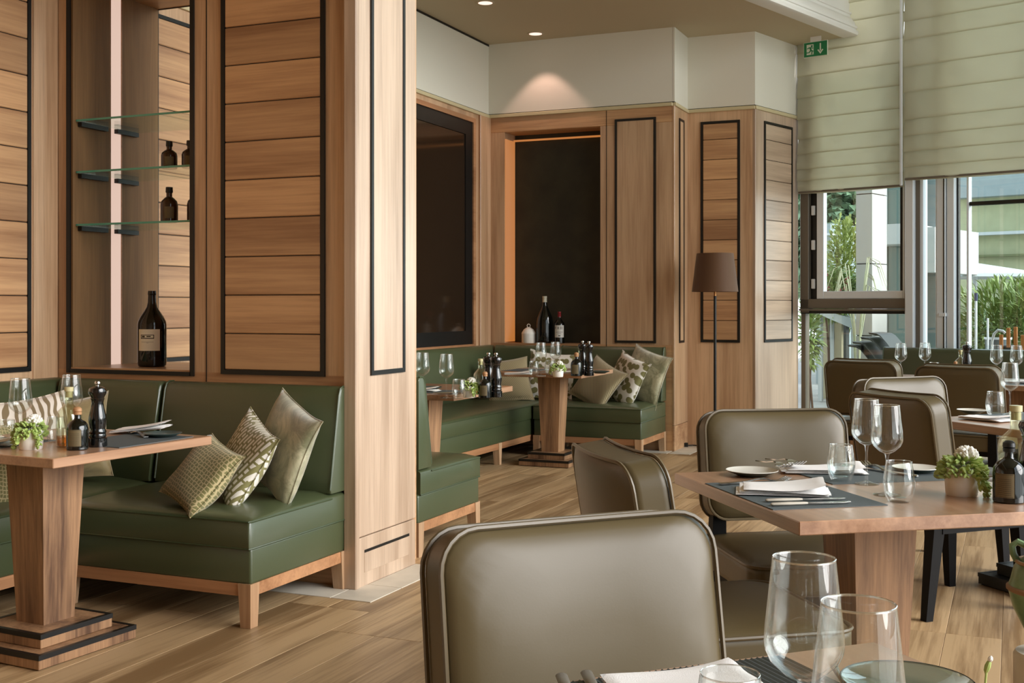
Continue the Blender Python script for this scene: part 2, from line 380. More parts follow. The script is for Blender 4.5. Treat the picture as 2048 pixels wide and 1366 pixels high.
# near alcove
wl = struct('wall_left', (-4.44, .5, 0), pi/2)
bx('wall_panel', WV, wl, 0, 4.03, .004, .12, 0, 3.2); panel(wl, .55, 3.85, .94, 3.0)
bx('stile', WV, wl, 3.87, 4.03, -.003, .01, 0, 3.2, .002)
wp = struct('wall_partition', (-4.44, 4.53, 0), 0)
T = .65
bx('lower_rail', WX, wp, 0, 1.70, .003, T, 0, .945)
bx('stile', WV, wp, 0, .08, .003, T, .945, 2.9); bx('upright_panel', WV, wp, .83, 1.70, .003, T, .945, 2.9)
bx('upper_rail', WX, wp, 0, 1.70, .003, T, 2.9, 3.2)
mb = MB(); b = .021
for (x0, x1, z0, z1) in ((.06, .08+.004, .925, 2.92), (.83-.004, .85, .925, 2.92), (.08, .83, .925, .945), (.08, .83, 2.9, 2.92)): mb.box(x0, x1, -.004, .004, z0, z1)
part('inlay_frame', mb, BLACK, wp, smooth=False)
mb = MB()
for (x0, x1, z0, z1) in ((.06, .09, .925, 2.92), (.82, .85, .925, 2.92), (.08, .83, .925, .949), (.08, .83, 2.896, 2.92)): mb.box(x0, x1, T-.004, T+.004, z0, z1)
part('rear_inlay_frame', mb, BLACK, wp, smooth=False)
panel(wp, 1.01, 1.58, .94, 3.0)
bx('seam', BLACK, wp, .918, .922, .0005, .006, 0, 3.2)
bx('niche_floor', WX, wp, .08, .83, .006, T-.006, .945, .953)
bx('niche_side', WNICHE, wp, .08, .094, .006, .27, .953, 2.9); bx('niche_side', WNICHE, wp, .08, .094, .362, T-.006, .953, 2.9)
LED = emit('pink_white_light_strip', '#f0cdbb', .62)
bx('light_strip', LED, wp, .081, .09, .277, .355, .953, 2.9)
bx('strip_edge', RAILW, wp, .08, .094, .355, .362, .953, 2.9); bx('strip_edge', RAILW, wp, .08, .094, .27, .277, .953, 2.9)
pr = struct('wall_pier', (-2.68, 4.50, 0), pi/2)
bx('wall_panel', WSHEEN, pr, 0, .56, .0, .06, .226, 6.2, .004); panel(pr, .12, .44, .945, 6.0, 'board', m=WSHEEN)
bx('skirting_board', WSHEEN, pr, .0, .56, .0, .06, 0, .222, .004)
mb = MB(); mb.box(.07, .49, -.003, .004, .152, .164)
part('vent_slot', mb, BLACK, pr, smooth=False)
bx('access_flap', WSHEEN, pr, .07, .49, -.002, .004, .062, .152, .001)
bx('corner_post', WSHEEN, pr, -.012, .02, -.006, .06, 0, 6.2, .005)
cn = struct('ceiling_alcove_shade'); bx('ceiling_panel', CEILM, cn, -4.6, -2.74, 4.4, 5.18, 3.2, 3.3); bx('ceiling_panel', CEILM, cn, -4.6, -1.7, -3.2, 4.4, 3.25, 3.4)  # unseen; wide panel added past the alcove to shade the benches

# far alcove
fw = struct('wall_far_left', (-4.47, 5.06, 0), pi/2)
bx('wall_panel', WV, fw, 0, 4.83, .004, .12, 0, TOPZ); upper(fw, 0, 4.83, .12); panel(fw, .12, 1.75, .94, 2.92)
bx('ceiling_shadow_line', BLACK, fw, 0, 4.83, -.004, .01, CEZ-.018, CEZ)
mb = MB(); X0, X1, Z0, Z1 = 2.6, 4.42, .92, 2.90
for (x0, x1, z0, z1) in ((X0, X0+.14, Z0, Z1), (X1-.14, X1, Z0, Z1), (X0+.14, X1-.14, Z0, Z0+.12), (X0+.14, X1-.14, Z1-.12, Z1)): mb.box(x0, x1, -.022, .004, z0, z1)
part('black_screen_frame', mb, BLACK, fw, smooth=False); bx('dark_glass_panel', DGLASS, fw, X0+.14, X1-.14, -.012, .002, Z0+.12, Z1-.12)
mb = MB()
for (x0, x1, z0, z1) in ((X0-.04, X0, Z0-.04, Z1+.04), (X1, X1+.045, Z0-.04, Z1+.04), (X0, X1, Z0-.04, Z0), (X0, X1, Z1, Z1+.04)): mb.box(x0, x1, -.035, .004, z0, z1)
part('window_surround', mb, RAILW, fw, smooth=False)
bx('corner_post', WV, fw, 4.60, 4.83, -.02, .01, 0, TOPZ, .004)
wb = struct('wall_back', (-4.47, 9.88, 0), 0)
R0, R1 = .16, 1.09
bx('lower_rail', WX, wb, 0, 1.75, .003, .44, 0, .92); bx('stile', WV, wb, 0, R0, .003, .44, .92, 2.86); bx('upright_panel', WV, wb, R1, 1.75, .003, .6, .92, 2.86)
bx('head_beam', WX, wb, 0, 1.75, .003, .44, 2.86, TOPZ, .004); bx('dark_stone_panel', DKPANEL, wb, R0, R1, .25, .30, .92, 2.86)
bx('seam', BLACK, wb, R1+.055, R1+.06, .0005, .006, .9, TOPZ)
bx('head_bead', emit('amber_light_line', '#e08a45', .5), wb, R0, R1, .215, .235, 2.80, 2.815)
bx('light_strip', emit('amber_light_strip', '#d0803c', .55), wb, R0-.002, R0+.006, .012, .235, .93, 2.80)
upper(wb, 0, 1.752, .44); panel(wb, 4.47-3.243, 4.47-2.867, .935, 2.91, 'board')
wr = struct('wall_return', (-2.70, 9.88, 0), pi/2)
bx('wall_panel', WV, wr, 0, .44, 0, .02, .22, TOPZ, .003); bx('skirting_board', WY, wr, 0, .44, 0, .02, 0, .216, .003); upper(wr, 0, .44, .02); panel(wr, .14, .30, .935, 2.91, 'board')
ws = struct('wall_back_right', (-2.70, 10.32, 0), 0)
bx('wall_panel', WV, ws, -.03, .607, .003, .3, .0, TOPZ); upper(ws, 0, .607, .3); panel(ws, .12, .474, .935, 2.91)
TH_C = atan2(.9505, .3107); TH_D = TH_C-pi/2
wc = struct('wall_window_pier', (-2.093, 10.32, 0), TH_C)
bx('wall_panel', WSHEEN, wc, 0, .80, .002, .25, 0, TOPZ); upper(wc, 0, .80, .25)
a0 = hit(1528, -2.093, 10.32, TH_C)[0]; a1 = hit(1584, -2.093, 10.32, TH_C)[0]
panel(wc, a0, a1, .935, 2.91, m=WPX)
bx('corner_post', WSHEEN, wc, -.004, .05, -.006, .25, 0, TOPZ, .004)

# soffit, crown moulding, upper room
ce = struct('ceiling')
nC = Vector((.9505, -.3107, 0)); dC = Vector((.3107, .9505, 0))
E0 = Vector((-1.31, 10.97, 0))-.045*nC
def ept(y): return E0+dC*((y-E0.y)/dC.y)
mb = MB(); q = [(-4.7, 5.0), tuple(ept(5.0))[:2], tuple(ept(11.5))[:2], (-4.7, 11.5)]
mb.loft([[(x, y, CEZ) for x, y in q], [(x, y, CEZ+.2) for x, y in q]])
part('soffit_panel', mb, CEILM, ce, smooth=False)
tr = struct('trim_1')
prof = [(-.02, 3.675), (.100, 3.675), (.118, 3.682), (.124, 3.70), (.118, 3.718), (.100, 3.722), (.100, 3.738), (.112, 3.742), (.112, 3.762), (.094, 3.768), (.086, 3.80), (.066, 3.835), (.050, 3.85), (.050, 3.872), (.062, 3.876), (.062, 3.892), (.036, 3.90), (.034, 4.02), (.046, 4.025), (.046, 4.05), (.030, 4.055), (.025, 6.2), (-.02, 6.2)]
mb = MB(); mb.loft([[tuple(ept(y)+nC*o)[:2]+(z,) for o, z in prof] for y in (5.0, 11.25)])
part('crown_moulding', mb, WHITEM, tr, ang=25)
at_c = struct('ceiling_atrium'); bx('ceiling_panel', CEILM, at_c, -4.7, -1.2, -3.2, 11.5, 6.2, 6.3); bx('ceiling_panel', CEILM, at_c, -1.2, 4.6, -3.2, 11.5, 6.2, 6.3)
bk = struct('wall_rear', (-5.2, -3.2, 0), 0); bx('wall_panel', WV, bk, 0, 9.8, -.1, 0, 0, 6.3)
lf = struct('wall_left_upper', (0, 0, 0), 0); bx('wall_panel', PLASTER, lf, -5.3, -4.7, -3.2, 11.5, 0, 6.3); bx('wall_panel', PLASTER, lf, -4.7, -2.74, 4.6, 5.06, 3.3, 6.2)
rg = struct('wall_right', (4.5, -3.2, 0), pi/2)
for i in range(8): bx('mullion', ALU, rg, i*1.75-.04, i*1.75+.04, -.06, .06, 0, 6.2)
for z in (.02, 2.3, 5.8): bx('glazing_bar', ALU, rg, 0, 12.3, -.05, .05, z, z+.09)
bx('glazing_head', PLASTER, rg, 0, 12.3, -.06, .06, 5.89, 6.2); bx('wall_panel', WV, rg, 0, 1.7, -.08, .08, 0, 6.2)

# ---------------------------------------------------------------- glazed wall on the right
WO = (-1.842, 11.08)
def sw(px): return hit(px, WO[0], WO[1], TH_D)[0]
def zw(px, py): return EYE-hit(px, WO[0], WO[1], TH_D)[1]*(py-HY)/F
w1 = struct('window_1', (WO[0], WO[1], 0), TH_D)
xa, xb = sw(1600), sw(1813)
bx('jamb', BRONZ, w1, xa, sw(1617), 0, .10, 1.2, 6.2, .004); bx('jamb', BRONZ, w1, sw(1808.5), xb, 0, .10, 1.2, 6.2, .004)
bx('sash_stile', ALU, w1, sw(1632), sw(1646), .012, .08, 1.325, 3.4, .004); bx('sash_stile', ALU, w1, sw(1804), sw(1808.5), .012, .08, 1.325, 3.4, .003)
bx('sash_seal', BLACK, w1, sw(1798.5), sw(1804), .02, .08, 1.39, 3.4)
bx('sash_rail', ALU, w1, sw(1646), sw(1804), .012, .08, 1.325, 1.395, .004)
bx('reveal', BLACK, w1, sw(1617), sw(1632), .05, .09, 1.325, 6.2)
for z in (1.42, 1.78, 2.10): bx('hinge', ALU, w1, sw(1620), sw(1627), .02, .05, z, z+.09, .004)
bx('pane', PANE, w1, sw(1646), sw(1799), .045, .049, 1.395, 3.4)
bx('transom', BRONZ, w1, xa, xb, -.0, .10, 1.235, 1.325, .004); bx('transom', BRONZ, w1, xa, xb, -.03, .10, 1.215, 1.233, .004); bx('transom', DARKM, w1, xa, xb, .01, .10, 1.19, 1.215, .003)
bx('lower_stile', BRONZ, w1, xa, sw(1609), .02, .1, 0, 1.19, .003); bx('lower_rail', BRONZ, w1, xa, xb, 0, .1, 0, .09, .004)
bx('lower_pane', PANE, w1, sw(1609), xb, .045, .049, .09, 1.19)
w2 = struct('window_2', (WO[0], WO[1], 0), TH_D)
bx('post', ALU, w2, sw(1814), sw(1831), -.05, .12, 0, 6.2, .006); bx('post_edge', BRONZ, w2, sw(1831), sw(1840), .0, .12, 0, 6.2, .004)
bx('stile', ALU, w2, sw(1840), sw(1846), .0, .1, 0, 3.4, .003); bx('stile', ALU, w2, sw(1871), sw(1875), .0, .1, 0, 3.4, .003)
bx('pane', PANE, w2, sw(1846), sw(1871), .045, .049, .05, 3.4)
bx('post', ALU, w2, sw(1875), sw(1892), -.02, .12, 0, 6.2, .005); bx('gasket', DARKM, w2, sw(1888.5), sw(1890.5), -.024, .0, 0, 3.4)
bx('latch_plate', ALU, w2, sw(1880), sw(1894), -.035, .0, 1.17, 1.20, .003)
dr = struct('door_1', (WO[0], WO[1], 0), TH_D)
bx('door_stile', ALU, dr, sw(1894), sw(1909), -.01, .09, 0, 6.2, .005); bx('door_edge', DARKM, dr, sw(1909), sw(1913), .05, .09, 0, 6.2)
bx('pane', PANE, dr, sw(1913), sw(2140), .045, .049, .05, 6.2); bx('glazing_bar', DARKM, dr, sw(1936), sw(2140), .03, .09, zw(1990, 408), zw(1990, 400), .003)
bx('inner_post', ALU, dr, sw(1930.5), sw(1935), .03, .10, 0, 6.2, .003)
w3 = struct('window_3', (WO[0], WO[1], 0), TH_D)
for i in range(5):
    x = sw(2140)+i*1.05; bx('post', ALU, w3, x, x+.09, -.02, .12, 0, 6.2)
bx('pane', PANE, w3, sw(2140)+.09, sw(2140)+4.4, .045, .049, .05, 6.2)
bx('window_head', PLASTER, w1, xa, 7, .12, .2, 5.6, 6.2)
tg = struct('trim_2', (WO[0], WO[1], 0), TH_D); bx('rail_and_light_gap', ALU, tg, sw(1814.5), sw(1818.5), -.16, -.145, 2.3, 6.2); bx('rail_and_light_gap', WHITEM, tg, -.03, .0, -.05, .0, 3.04, 3.66)  # white strip left of the blind is painted daylight from a gap

BLIND = mat('sage_blind_cloth', '#d0ceb6', .85, bump=.25, bscale=120, sheen=.2)
_t = BLIND.node_tree; _b = _t.nodes['Principled BSDF']; _tr = _t.nodes.new('ShaderNodeBsdfTranslucent'); _tr.inputs[0].default_value = S('#e2dfd0')
_m = _t.nodes.new('ShaderNodeMixShader'); _m.inputs[0].default_value = .54; _t.links.new(_b.outputs[0], _m.inputs[1]); _t.links.new(_tr.outputs[0], _m.inputs[2]); _t.links.new(_m.outputs[0], _t.nodes['Material Output'].inputs[0])
def blind(x0, x1, z0, z1, off, label, seed):
    r = random.Random(seed); root = thing('roman_blind', label, 'blind', (WO[0], WO[1], 0), TH_D, 'sage roman blinds at the glazed wall')
    folds = [z0, z0+.115]
    while folds[-1] < z1: folds.append(folds[-1]+r.uniform(.10, .15)*(1 if folds[-1] < z0+.45 else 1.6))
    nx = 46
    def wob(x, z): return .005*sin(7*x+9*z+seed)+.004*sin(19*x-13*z)+.003*sin(31*x+6*z+2)+.004*sin(5*x*z)
    for k in range(len(folds)-1):
        a, c = folds[k], folds[k+1]; ny = 7; V = []; Fc = []
        for j in range(ny):
            f = j/(ny-1); z = (a-.016)+(c-a+.016)*f
            y = -off-(.018*(1-f)**2 if k else .0)-(.012*sin(pi*f) if k == 0 else .006*sin(pi*f))
            for i in range(nx):
                x = x0+(x1-x0)*i/(nx-1); sag = -.010*sin(pi*i/(nx-1))*(1-f) if k == 0 else 0
                V.append((x, y+wob(x, z)*(.4+.8*sin(pi*f)), z+sag))
        for j in range(ny-1):
            for i in range(nx-1): p = j*nx+i; Fc.append((p, p+1, p+nx+1, p+nx))
        n = len(V); V += [(x, y+.004, z) for x, y, z in V]
        Fc += [tuple(reversed([i+n for i in f])) for f in Fc]
        for j in range(ny-1):
            for i in (0, nx-1): p = j*nx+i; Fc.append((p, p+nx, p+nx+n, p+n))
        for i in range(nx-1):
            for j in (0, ny-1): p = j*nx+i; Fc.append((p, p+1, p+1+n, p+n))
        link('fold', mesh('fold', V, Fc, BLIND), root)
    bx('bottom_bar', BRONZ, root, x0+.01, x1-.01, -off-.012, -off+.012, z0-.012, z0+.004)
    return root
blind(sw(1600)+.005, sw(1813.5), 2.315, 5.6, .05, 'narrow sage roman blind left of the pale post, hung lower', 1)
blind(sw(1819), sw(2230), 2.36, 5.6, .11, 'wide sage roman blind right of the pale post, running out of frame', 5)

# ---------------------------------------------------------------- banquettes
def bench(label, loc, rot, L, depth=.72, ends=(1, 1), corner=None, seams=()):
    """x along the seat, y = 0 at the front edge, depth at the wall; ends: piped end caps; corner: second back across an end"""
    g = 'green leather banquettes with oak frames'
    t = thing('banquette', label, 'bench', loc, rot, g); D_ = depth
    mb = MB(); mb.box(.004, L-.004, .008, .038, .122, .171).box(.004, L-.004, D_-.05, D_-.02, .122, .171).box(.004, .03, .038, D_-.05, .122, .171).box(L-.03, L-.004, .038, D_-.05, .122, .171)
    part('base_rail', mb, RAILW, t, smooth=False)
    n = max(2, int(round(L/1.6))+1)
    for i in range(n):
        for (y, sy) in ((.002, 1), (D_-.062, -1)):
            x = (L-.06)*i/(n-1); e = -1 if i == 0 else (1 if i == n-1 else 0)
            mb = MB(); rings = []
            for (z, k) in ((0, .012), (.172, 0)):
                x0, x1 = x+(k if e >= 0 else 0), x+.06-(k if e <= 0 else 0)
                y0, y1 = (y, y+.06-k) if sy > 0 else (y+k, y+.06)
                rings.append([(x0, y0, z), (x1, y0, z), (x1, y1, z), (x0, y1, z)])
            mb.loft(rings); part('leg', mb, WV, t, smooth=False)
    link('lower_band', boxm('lower_band', GREEN, .003, L-.003, .008, D_, .168, .312, .012, 3), t)
    yb = D_-.145
    mb = MB(); prof = [(0, .306), (-.004, .318), (-.004, .415), (.002, .425), (.04, .438), (.2, .450), (.42, .452), (D_-.02, .446), (D_-.02, .306)]
    xs = [0, .004, .012, .03, .08, .2, L/2, L-.2, L-.08, L-.03, L-.012, L-.004, L]
    rings = []
    for x in xs:
        d = min(x, L-x); k = 0 if d <= 0 else min(1, (d/.08))**.5
        rings.append([(x, y+(.006 if d < .003 else 0)*(1 if y < .1 else 0), .306+(z-.306)*1 if z < .42 else .418+(z-.418)*k) for y, z in prof])
    mb.loft(rings); part('seat_cushion', mb, GREEN, t, ang=50)
    mb = MB(); mb.tube([(.0, D_-.14, .418), (.0, .004, .416), (.004, -.003, .416), (L-.004, -.003, .416), (L, .004, .416), (L, D_-.14, .418)], .0045)
    mb.tube([(.0, D_-.02, .310), (.0, .004, .310), (.004, -.001, .310), (L-.004, -.001, .310), (L, .004, .310), (L, D_-.02, .310)], .0035)
    part('seat_piping', mb, GREENP, t)
    bp = [(yb, .44), (yb-.004, .455), (yb+.012, .55), (yb+.052, .78), (yb+.068, .865), (yb+.08, .893), (yb+.10, .902), (D_-.012, .902), (D_, .89), (D_, .44)]
    cuts = [0]+[s for s in seams]+[L]
    for k in range(len(cuts)-1):
        a, c = cuts[k], cuts[k+1]; mb = MB(); rings = []
        for x, ins in ((a, .007), (a+.003, .002), (a+.010, 0), (c-.010, 0), (c-.003, .002), (c, .007)):
            rings.append([(x, y+ins*(1 if y < yb+.09 else 0), z-ins*(1 if z > .86 else 0)) for y, z in bp])
        mb.loft(rings); part('backrest', mb, GREEN, t, ang=60)
    for e, x in ((ends[0], .004), (ends[1], L-.004)):
        if e: part('end_piping', MB().tube([(x, y, z) for y, z in bp[1:8]], .0045), GREENP, t)
    if corner is not None:                       # back cushion across one end of the run
        sgn, ext = corner; bw = ext; x0 = L if sgn > 0 else 0
        mb = MB(); rings = []
        for y in (.0, .006, .02, D_-.1):
            ins = .012 if y == 0 else (.003 if y < .01 else 0)
            rings.append([(x0-sgn*(D_-yy-ins*0), y, z-ins*(1 if z > .86 else 0)) for yy, z in bp])
        mb.loft(rings); part('corner_backrest', mb, GREEN, t, ang=60)
    return t
# local x of a run along the left walls points towards -Y (facing +X): rot = 90 deg puts x on +Y and y (depth) on -X
bench('green leather banquette along the left wall of the near alcove, cut off by the frame', (-3.72, 1.55, 0), pi/2, 2.96, .72, (1, 0), (1, .7), (1.0,))
bench('green leather banquette in the near alcove with three cushions at its open end', (-3.70, 3.79, 0), 0, .965, .735)
bench('green leather banquette on the far side of the oak pier, only its end showing', (-2.735, 5.93, 0), pi, 1.0, .735)
bench('green leather banquette along the left wall of the far alcove under the black window', (-3.745, 5.84, 0), pi/2, 4.02, .72, (0, 0), (1, .7), (2.0,))
bench('green leather banquette at the back of the far alcove below the wine bottles', (-3.725, 9.14, 0), 0, .95, .735)
wb0 = Vector((-1.0, 10.81, 0))-.80*dC
bench('long green leather banquette under the glazed wall behind the brown chairs', tuple(wb0), TH_D, 3.2, .72, (1, 1), None, (1.6,))

# ---------------------------------------------------------------- tables
def table(label, x, y, rot, size, top=TOPW, dark=False, g='square oak pedestal tables', bo=0):
    t = thing('pedestal_table', label, 'table', (x, y, 0), rot, g); h = size/2
    link('tabletop', boxm('tabletop', top, -h, h, -h, h, .711, .745, .0025, 1), t)
    mb = MB(); mb.loft([[(-k, -k, z), (k, -k, z), (k, k, z), (-k, k, z)] for k, z in ((.070, .10), (.096, .70), (.096, .711))])
    part('pedestal', mb, COLW, t, smooth=False).location = (.05 if bo else 0, bo, 0)
    for k, z0 in ((.225 if bo else .21, .004), (.165 if bo else .155, .054)):
        m = COLW if not dark else DARKM
        link('base_step', boxm('base_step', m, -k, k, -k, k, z0, z0+.049, .002), t, (.05 if bo else 0, bo, 0))
        b = .018; z1 = z0+.0495; q = k+.0015; mb = MB()
        for a in (-1, 1):
            mb.box(-q, q, min(a*q, a*(q-b)), max(a*q, a*(q-b)), z1-.017, z1+.0005); mb.box(min(a*q, a*(q-b)), max(a*q, a*(q-b)), -q+b, q-b, z1-.017, z1+.0005)
        part('black_band', mb, BLACK, t, (.05 if bo else 0, bo, 0), smooth=False)
    bx('foot_pad', BLACK, t, -.2, .2, -.2+bo, .2+bo, 0, .0045)
    return t
A35 = atan2(.357, .494); A44 = radians(44.5)
table('square oak pedestal table in the near alcove at the left edge', -3.335, 3.43, radians(-4), .78, bo=-.125)
table('oak pedestal table half hidden behind the oak pier in the far alcove', -3.395, 6.50, 0, .86)
table('oak pedestal table at the back corner of the far alcove', -3.38, 8.72, 0, .755)
R1c = Vector((-.47, 2.836, 0)); R1u = Vector((cos(A35), sin(A35), 0)); R1v = Vector((-sin(A35), cos(A35), 0))
c1 = R1c+.42*(R1u+R1v)
table('large oak table in the middle right, set with two places and a potted plant', c1.x, c1.y, A35, .84)
FGc = Vector((-.197, 1.869, 0)); FGu = Vector((cos(A44), sin(A44), 0)); FGv = Vector((sin(A44), -cos(A44), 0))   # corner, back along both edges
cf = FGc-.42*FGu+.42*FGv
table('oak table in the foreground at the bottom edge with the largest wine glasses', cf.x, cf.y, A44, .84)
table('oak table at the right edge behind the potted plant', .15, 5.70, radians(45), .76, dark=True)
pa = Vector((-.715, 8.86, 0)); pb = Vector((.02, 8.63, 0))
table('oak table between the green window bench and the left brown chair', pa.x, pa.y, TH_D, .75)
table('oak table between the green window bench and the right brown chair', pb.x, pb.y, TH_D, .75)

# ---------------------------------------------------------------- dining chairs
def make_chair():
    t = thing('dining_chair', 'x', 'chair', group='taupe leather dining chairs')
    W, H, T = .505, .365, .098; rake = radians(-9)
    def up(mb, z0, y0, rot):     # tilt the back
        mb.V = [(x, y0+y*cos(rot)-z*sin(rot), z0+y*sin(rot)+z*cos(rot)) for x, y, z in mb.V]; return mb
    part('backrest', up(slab(W, H, T, .066, .028, .004, .022), .53, .225, rake), TAUPE, t, ang=60)
    part('front_piping', up(piping(W+.004, H+.004, .068, -T/2+.004, .0046, .022), .528, .225, rake), TAUPEP, t)
    part('rear_piping', up(piping(W+.004, H+.004, .068, T/2-.004, .0046, .022), .528, .225, rake), TAUPEP, t)
    def flat(mb, z): mb.V = [(x, b-.26-.02, z-y) for x, y, b in mb.V]; return mb
    Ws, Ds, Ts = .53, .53, .10
    part('seat', flat(slab(Ws, Ds, Ts, .06, .018, 0, 0), .425), TAUPE, t, ang=60)
    part('seat_piping', flat(piping(Ws+.004, Ds+.004, .062, -Ts/2+.004, .0052), .425), TAUPEP, t)
    part('seat_frame', MB().box(-.235, .235, -.25, .22, .345, .380), BLACKLEG, t, smooth=False)
    for sx in (-1, 1):
        def leg(p0, p1, a, b):
            mb = MB(); mb.loft([[(p[0]-k, p[1]-k, p[2]), (p[0]+k, p[1]-k, p[2]), (p[0]+k, p[1]+k, p[2]), (p[0]-k, p[1]+k, p[2])] for p, k in ((p0, a), (p1, b))])
            part('leg', mb, BLACKLEG, t, smooth=False)
        leg((sx*.215, -.225, .0), (sx*.205, -.205, .36), .017, .027)
        mb = MB(); mb.loft([[(x-k, y-k, z), (x+k, y-k, z), (x+k, y+k, z), (x-k, y+k, z)] for x, y, z, k in ((sx*.215, .285, 0, .017), (sx*.205, .235, .36, .027), (sx*.2, .235, .60, .022))])
        part('leg', mb, BLACKLEG, t, smooth=False)
    return t
chair0 = make_chair(); _first = [True]
def chair(px, py, facing, label):
    """px,py: middle of the backrest; facing: heading of the sitter in degrees from +X"""
    a = radians(facing); rot = a+pi/2; f = (cos(a), sin(a))
    loc = (px+f[0]*.255, py+f[1]*.255, 0)
    if _first[0]: chair0.location = loc; chair0.rotation_euler = (0, 0, rot); chair0['label'] = label; _first[0] = False; return chair0
    return clone(chair0, loc, rot, label)
d35 = math.degrees(A35)
chair(-.69, 1.868, -43, 'taupe leather chair in the foreground, its backrest filling the bottom centre')
chair(-.93, 2.85, d35, 'taupe chair seen from behind at the left side of the middle right table')
chair(-.775, 4.10, d35-94, 'taupe chair facing us on the far side of the middle right table')
chair(-.45, 5.13, 45, 'brown chair with its back to us behind the wine glasses of the middle right table')
chair(-.53, 6.20, -45, 'pale lit chair facing us, mostly hidden behind a brown chair back')
chair(-.935, 8.17, 72, 'brown chair with its back to us nearest the glazed wall, left of two')
chair(-.31, 7.66, 72, 'brown chair with its back to us at the window bench, right of two')

# ---------------------------------------------------------------- floor lamp
p = at(1430, 700, 9.9)
lp = thing('floor_lamp', 'floor lamp with ochre velvet shade and thin black pole by the oak wall', 'lamp', (p.x, p.y, 0))
part('base', MB().lathe([(0, 0), (.14, 0), (.14, .018), (.02, .026), (0, .026)], 32), DARKM, lp)
part('pole', MB().lathe([(.0125, .02), (.0125, 1.345), (0, 1.345)], 12), BLACK, lp)
part('neck', MB().lathe([(.011, 1.345), (.011, 1.40), (0, 1.40)], 12), mat('brass', '#b07a4a', .3, .9), lp)
mb = MB(); mb.lathe([(.195, 1.38), (.155, 1.705), (.152, 1.705), (.192, 1.383), (.195, 1.38)], 48)
part('lamp_shade', mb, GOLD, lp)
mb = MB().lathe([(0, 1.70), (.152, 1.70), (.152, 1.697), (0, 1.697)], 24); part('shade_ring', mb, DARKM, lp)
q = on(1368, 894, .0)
fs = MB().box(-.035, .035, -.02, .02, 0, .035).tube([(.03, 0, .012), (.08, .05, .008), (.16, .02, .008), (.26, .10, .008)], .006)
tag(link('foot_switch', fs.make('foot_switch', BLACK), None, (q.x, q.y, .003), (0, 0, .3)), 'small black foot switch with a short cable on the floor by the oak corner', 'switch')

# ---------------------------------------------------------------- tableware
TZ = .745
MZ = TZ+.002
def wine_glass(label, loc, k=1.0, group='clear wine glasses'):
    t = thing('wine_glass', label, 'wine glass', loc, 0, group)
    part('foot', MB().lathe([(0, .0), (.037*k, .0), (.0375*k, .0015), (.02*k, .004), (.0045, .010), (0, .010)], 32), GLASSW, t)
    part('stem', MB().lathe([(.0045, .010), (.0034, .03), (.0033, .09), (.005, .108), (.008, .113)], 12), GLASSW, t)
    pr = [(0, .113), (.008, .113), (.020*k, .119), (.036*k, .134), (.0415*k, .146), (.0425*k, .155), (.041*k, .175), (.0335*k, .244), (.0331*k, .2455), (.0325*k, .2445), (.040*k, .175), (.0415*k, .155), (.040*k, .147), (.034*k, .136), (.018*k, .122), (0, .117)]
    part('bowl', MB().lathe(pr, 48), GLASSW, t); part('rim', MB().lathe([(.0336*k, .2435), (.0338*k, .2452), (.0331*k, .2458), (.0325*k, .2452), (.0326*k, .2435)], 48), RIMG, t)
    return t
RIMG = clear_glass('glass_rim', (.9, .92, .92, 1), .6, .1, .5)
def tumbler(label, loc, k=1.0, group='clear stemless tumblers'):
    t = thing('tumbler', label, 'glass', loc, 0, group)
    pr = [(0, .0), (.024, .0), (.028, .002), (.036, .02), (.0405, .042), (.041, .052), (.038, .075), (.0332, .106), (.0326, .107), (.0321, .106), (.0368, .075), (.0396, .052), (.039, .043), (.034, .024), (.022, .013), (0, .012)]
    pr = [(r*k, z*k) for r, z in pr]
    part('bowl', MB().lathe(pr, 40), GLASSW, t); part('rim', MB().lathe([(.0333*k, .1055*k), (.0334*k, .107*k), (.0327*k, .1075*k), (.0321*k, .107*k)], 40), RIMG, t)
    return t
def plate(label, loc, r=.08, dark=False, group='side plates'):
    t = thing('side_plate', label, 'plate', loc, 0, group)
    part('underside', MB().lathe([(0, 0), (r*.55, 0), (r*.62, .004), (r*.97, .014), (r, .0165)], 48), PORCD, t)
    part('face', MB().lathe([(r, .0165), (r*.985, .018), (r*.93, .0155), (r*.6, .0085), (0, .0075)], 48), PORCD if dark else PORC, t)
    return t
def placemat(label, c, rot, w=.45, d=.32, ribs=False):
    t = thing('placemat', label, 'placemat', (c[0], c[1], TZ), rot, 'slate grey placemats')
    bx('mat_sheet', MATGR, t, -w/2, w/2, -d/2, d/2, 0, .0022)
    if ribs:
        mb = MB(); n = 46
        for i in range(n):
            x = -w/2+w*(i+.5)/n; mb.loft([[(x-.0034, y, .002), (x, y, .0046), (x+.0034, y, .002)] for y in (-d/2+.002, d/2-.002)])
        part('ribs', mb, MATGR2, t)['kind'] = 'stuff'
    return t
MATGR2 = mat('slate_ribs', '#5a6669', .5)
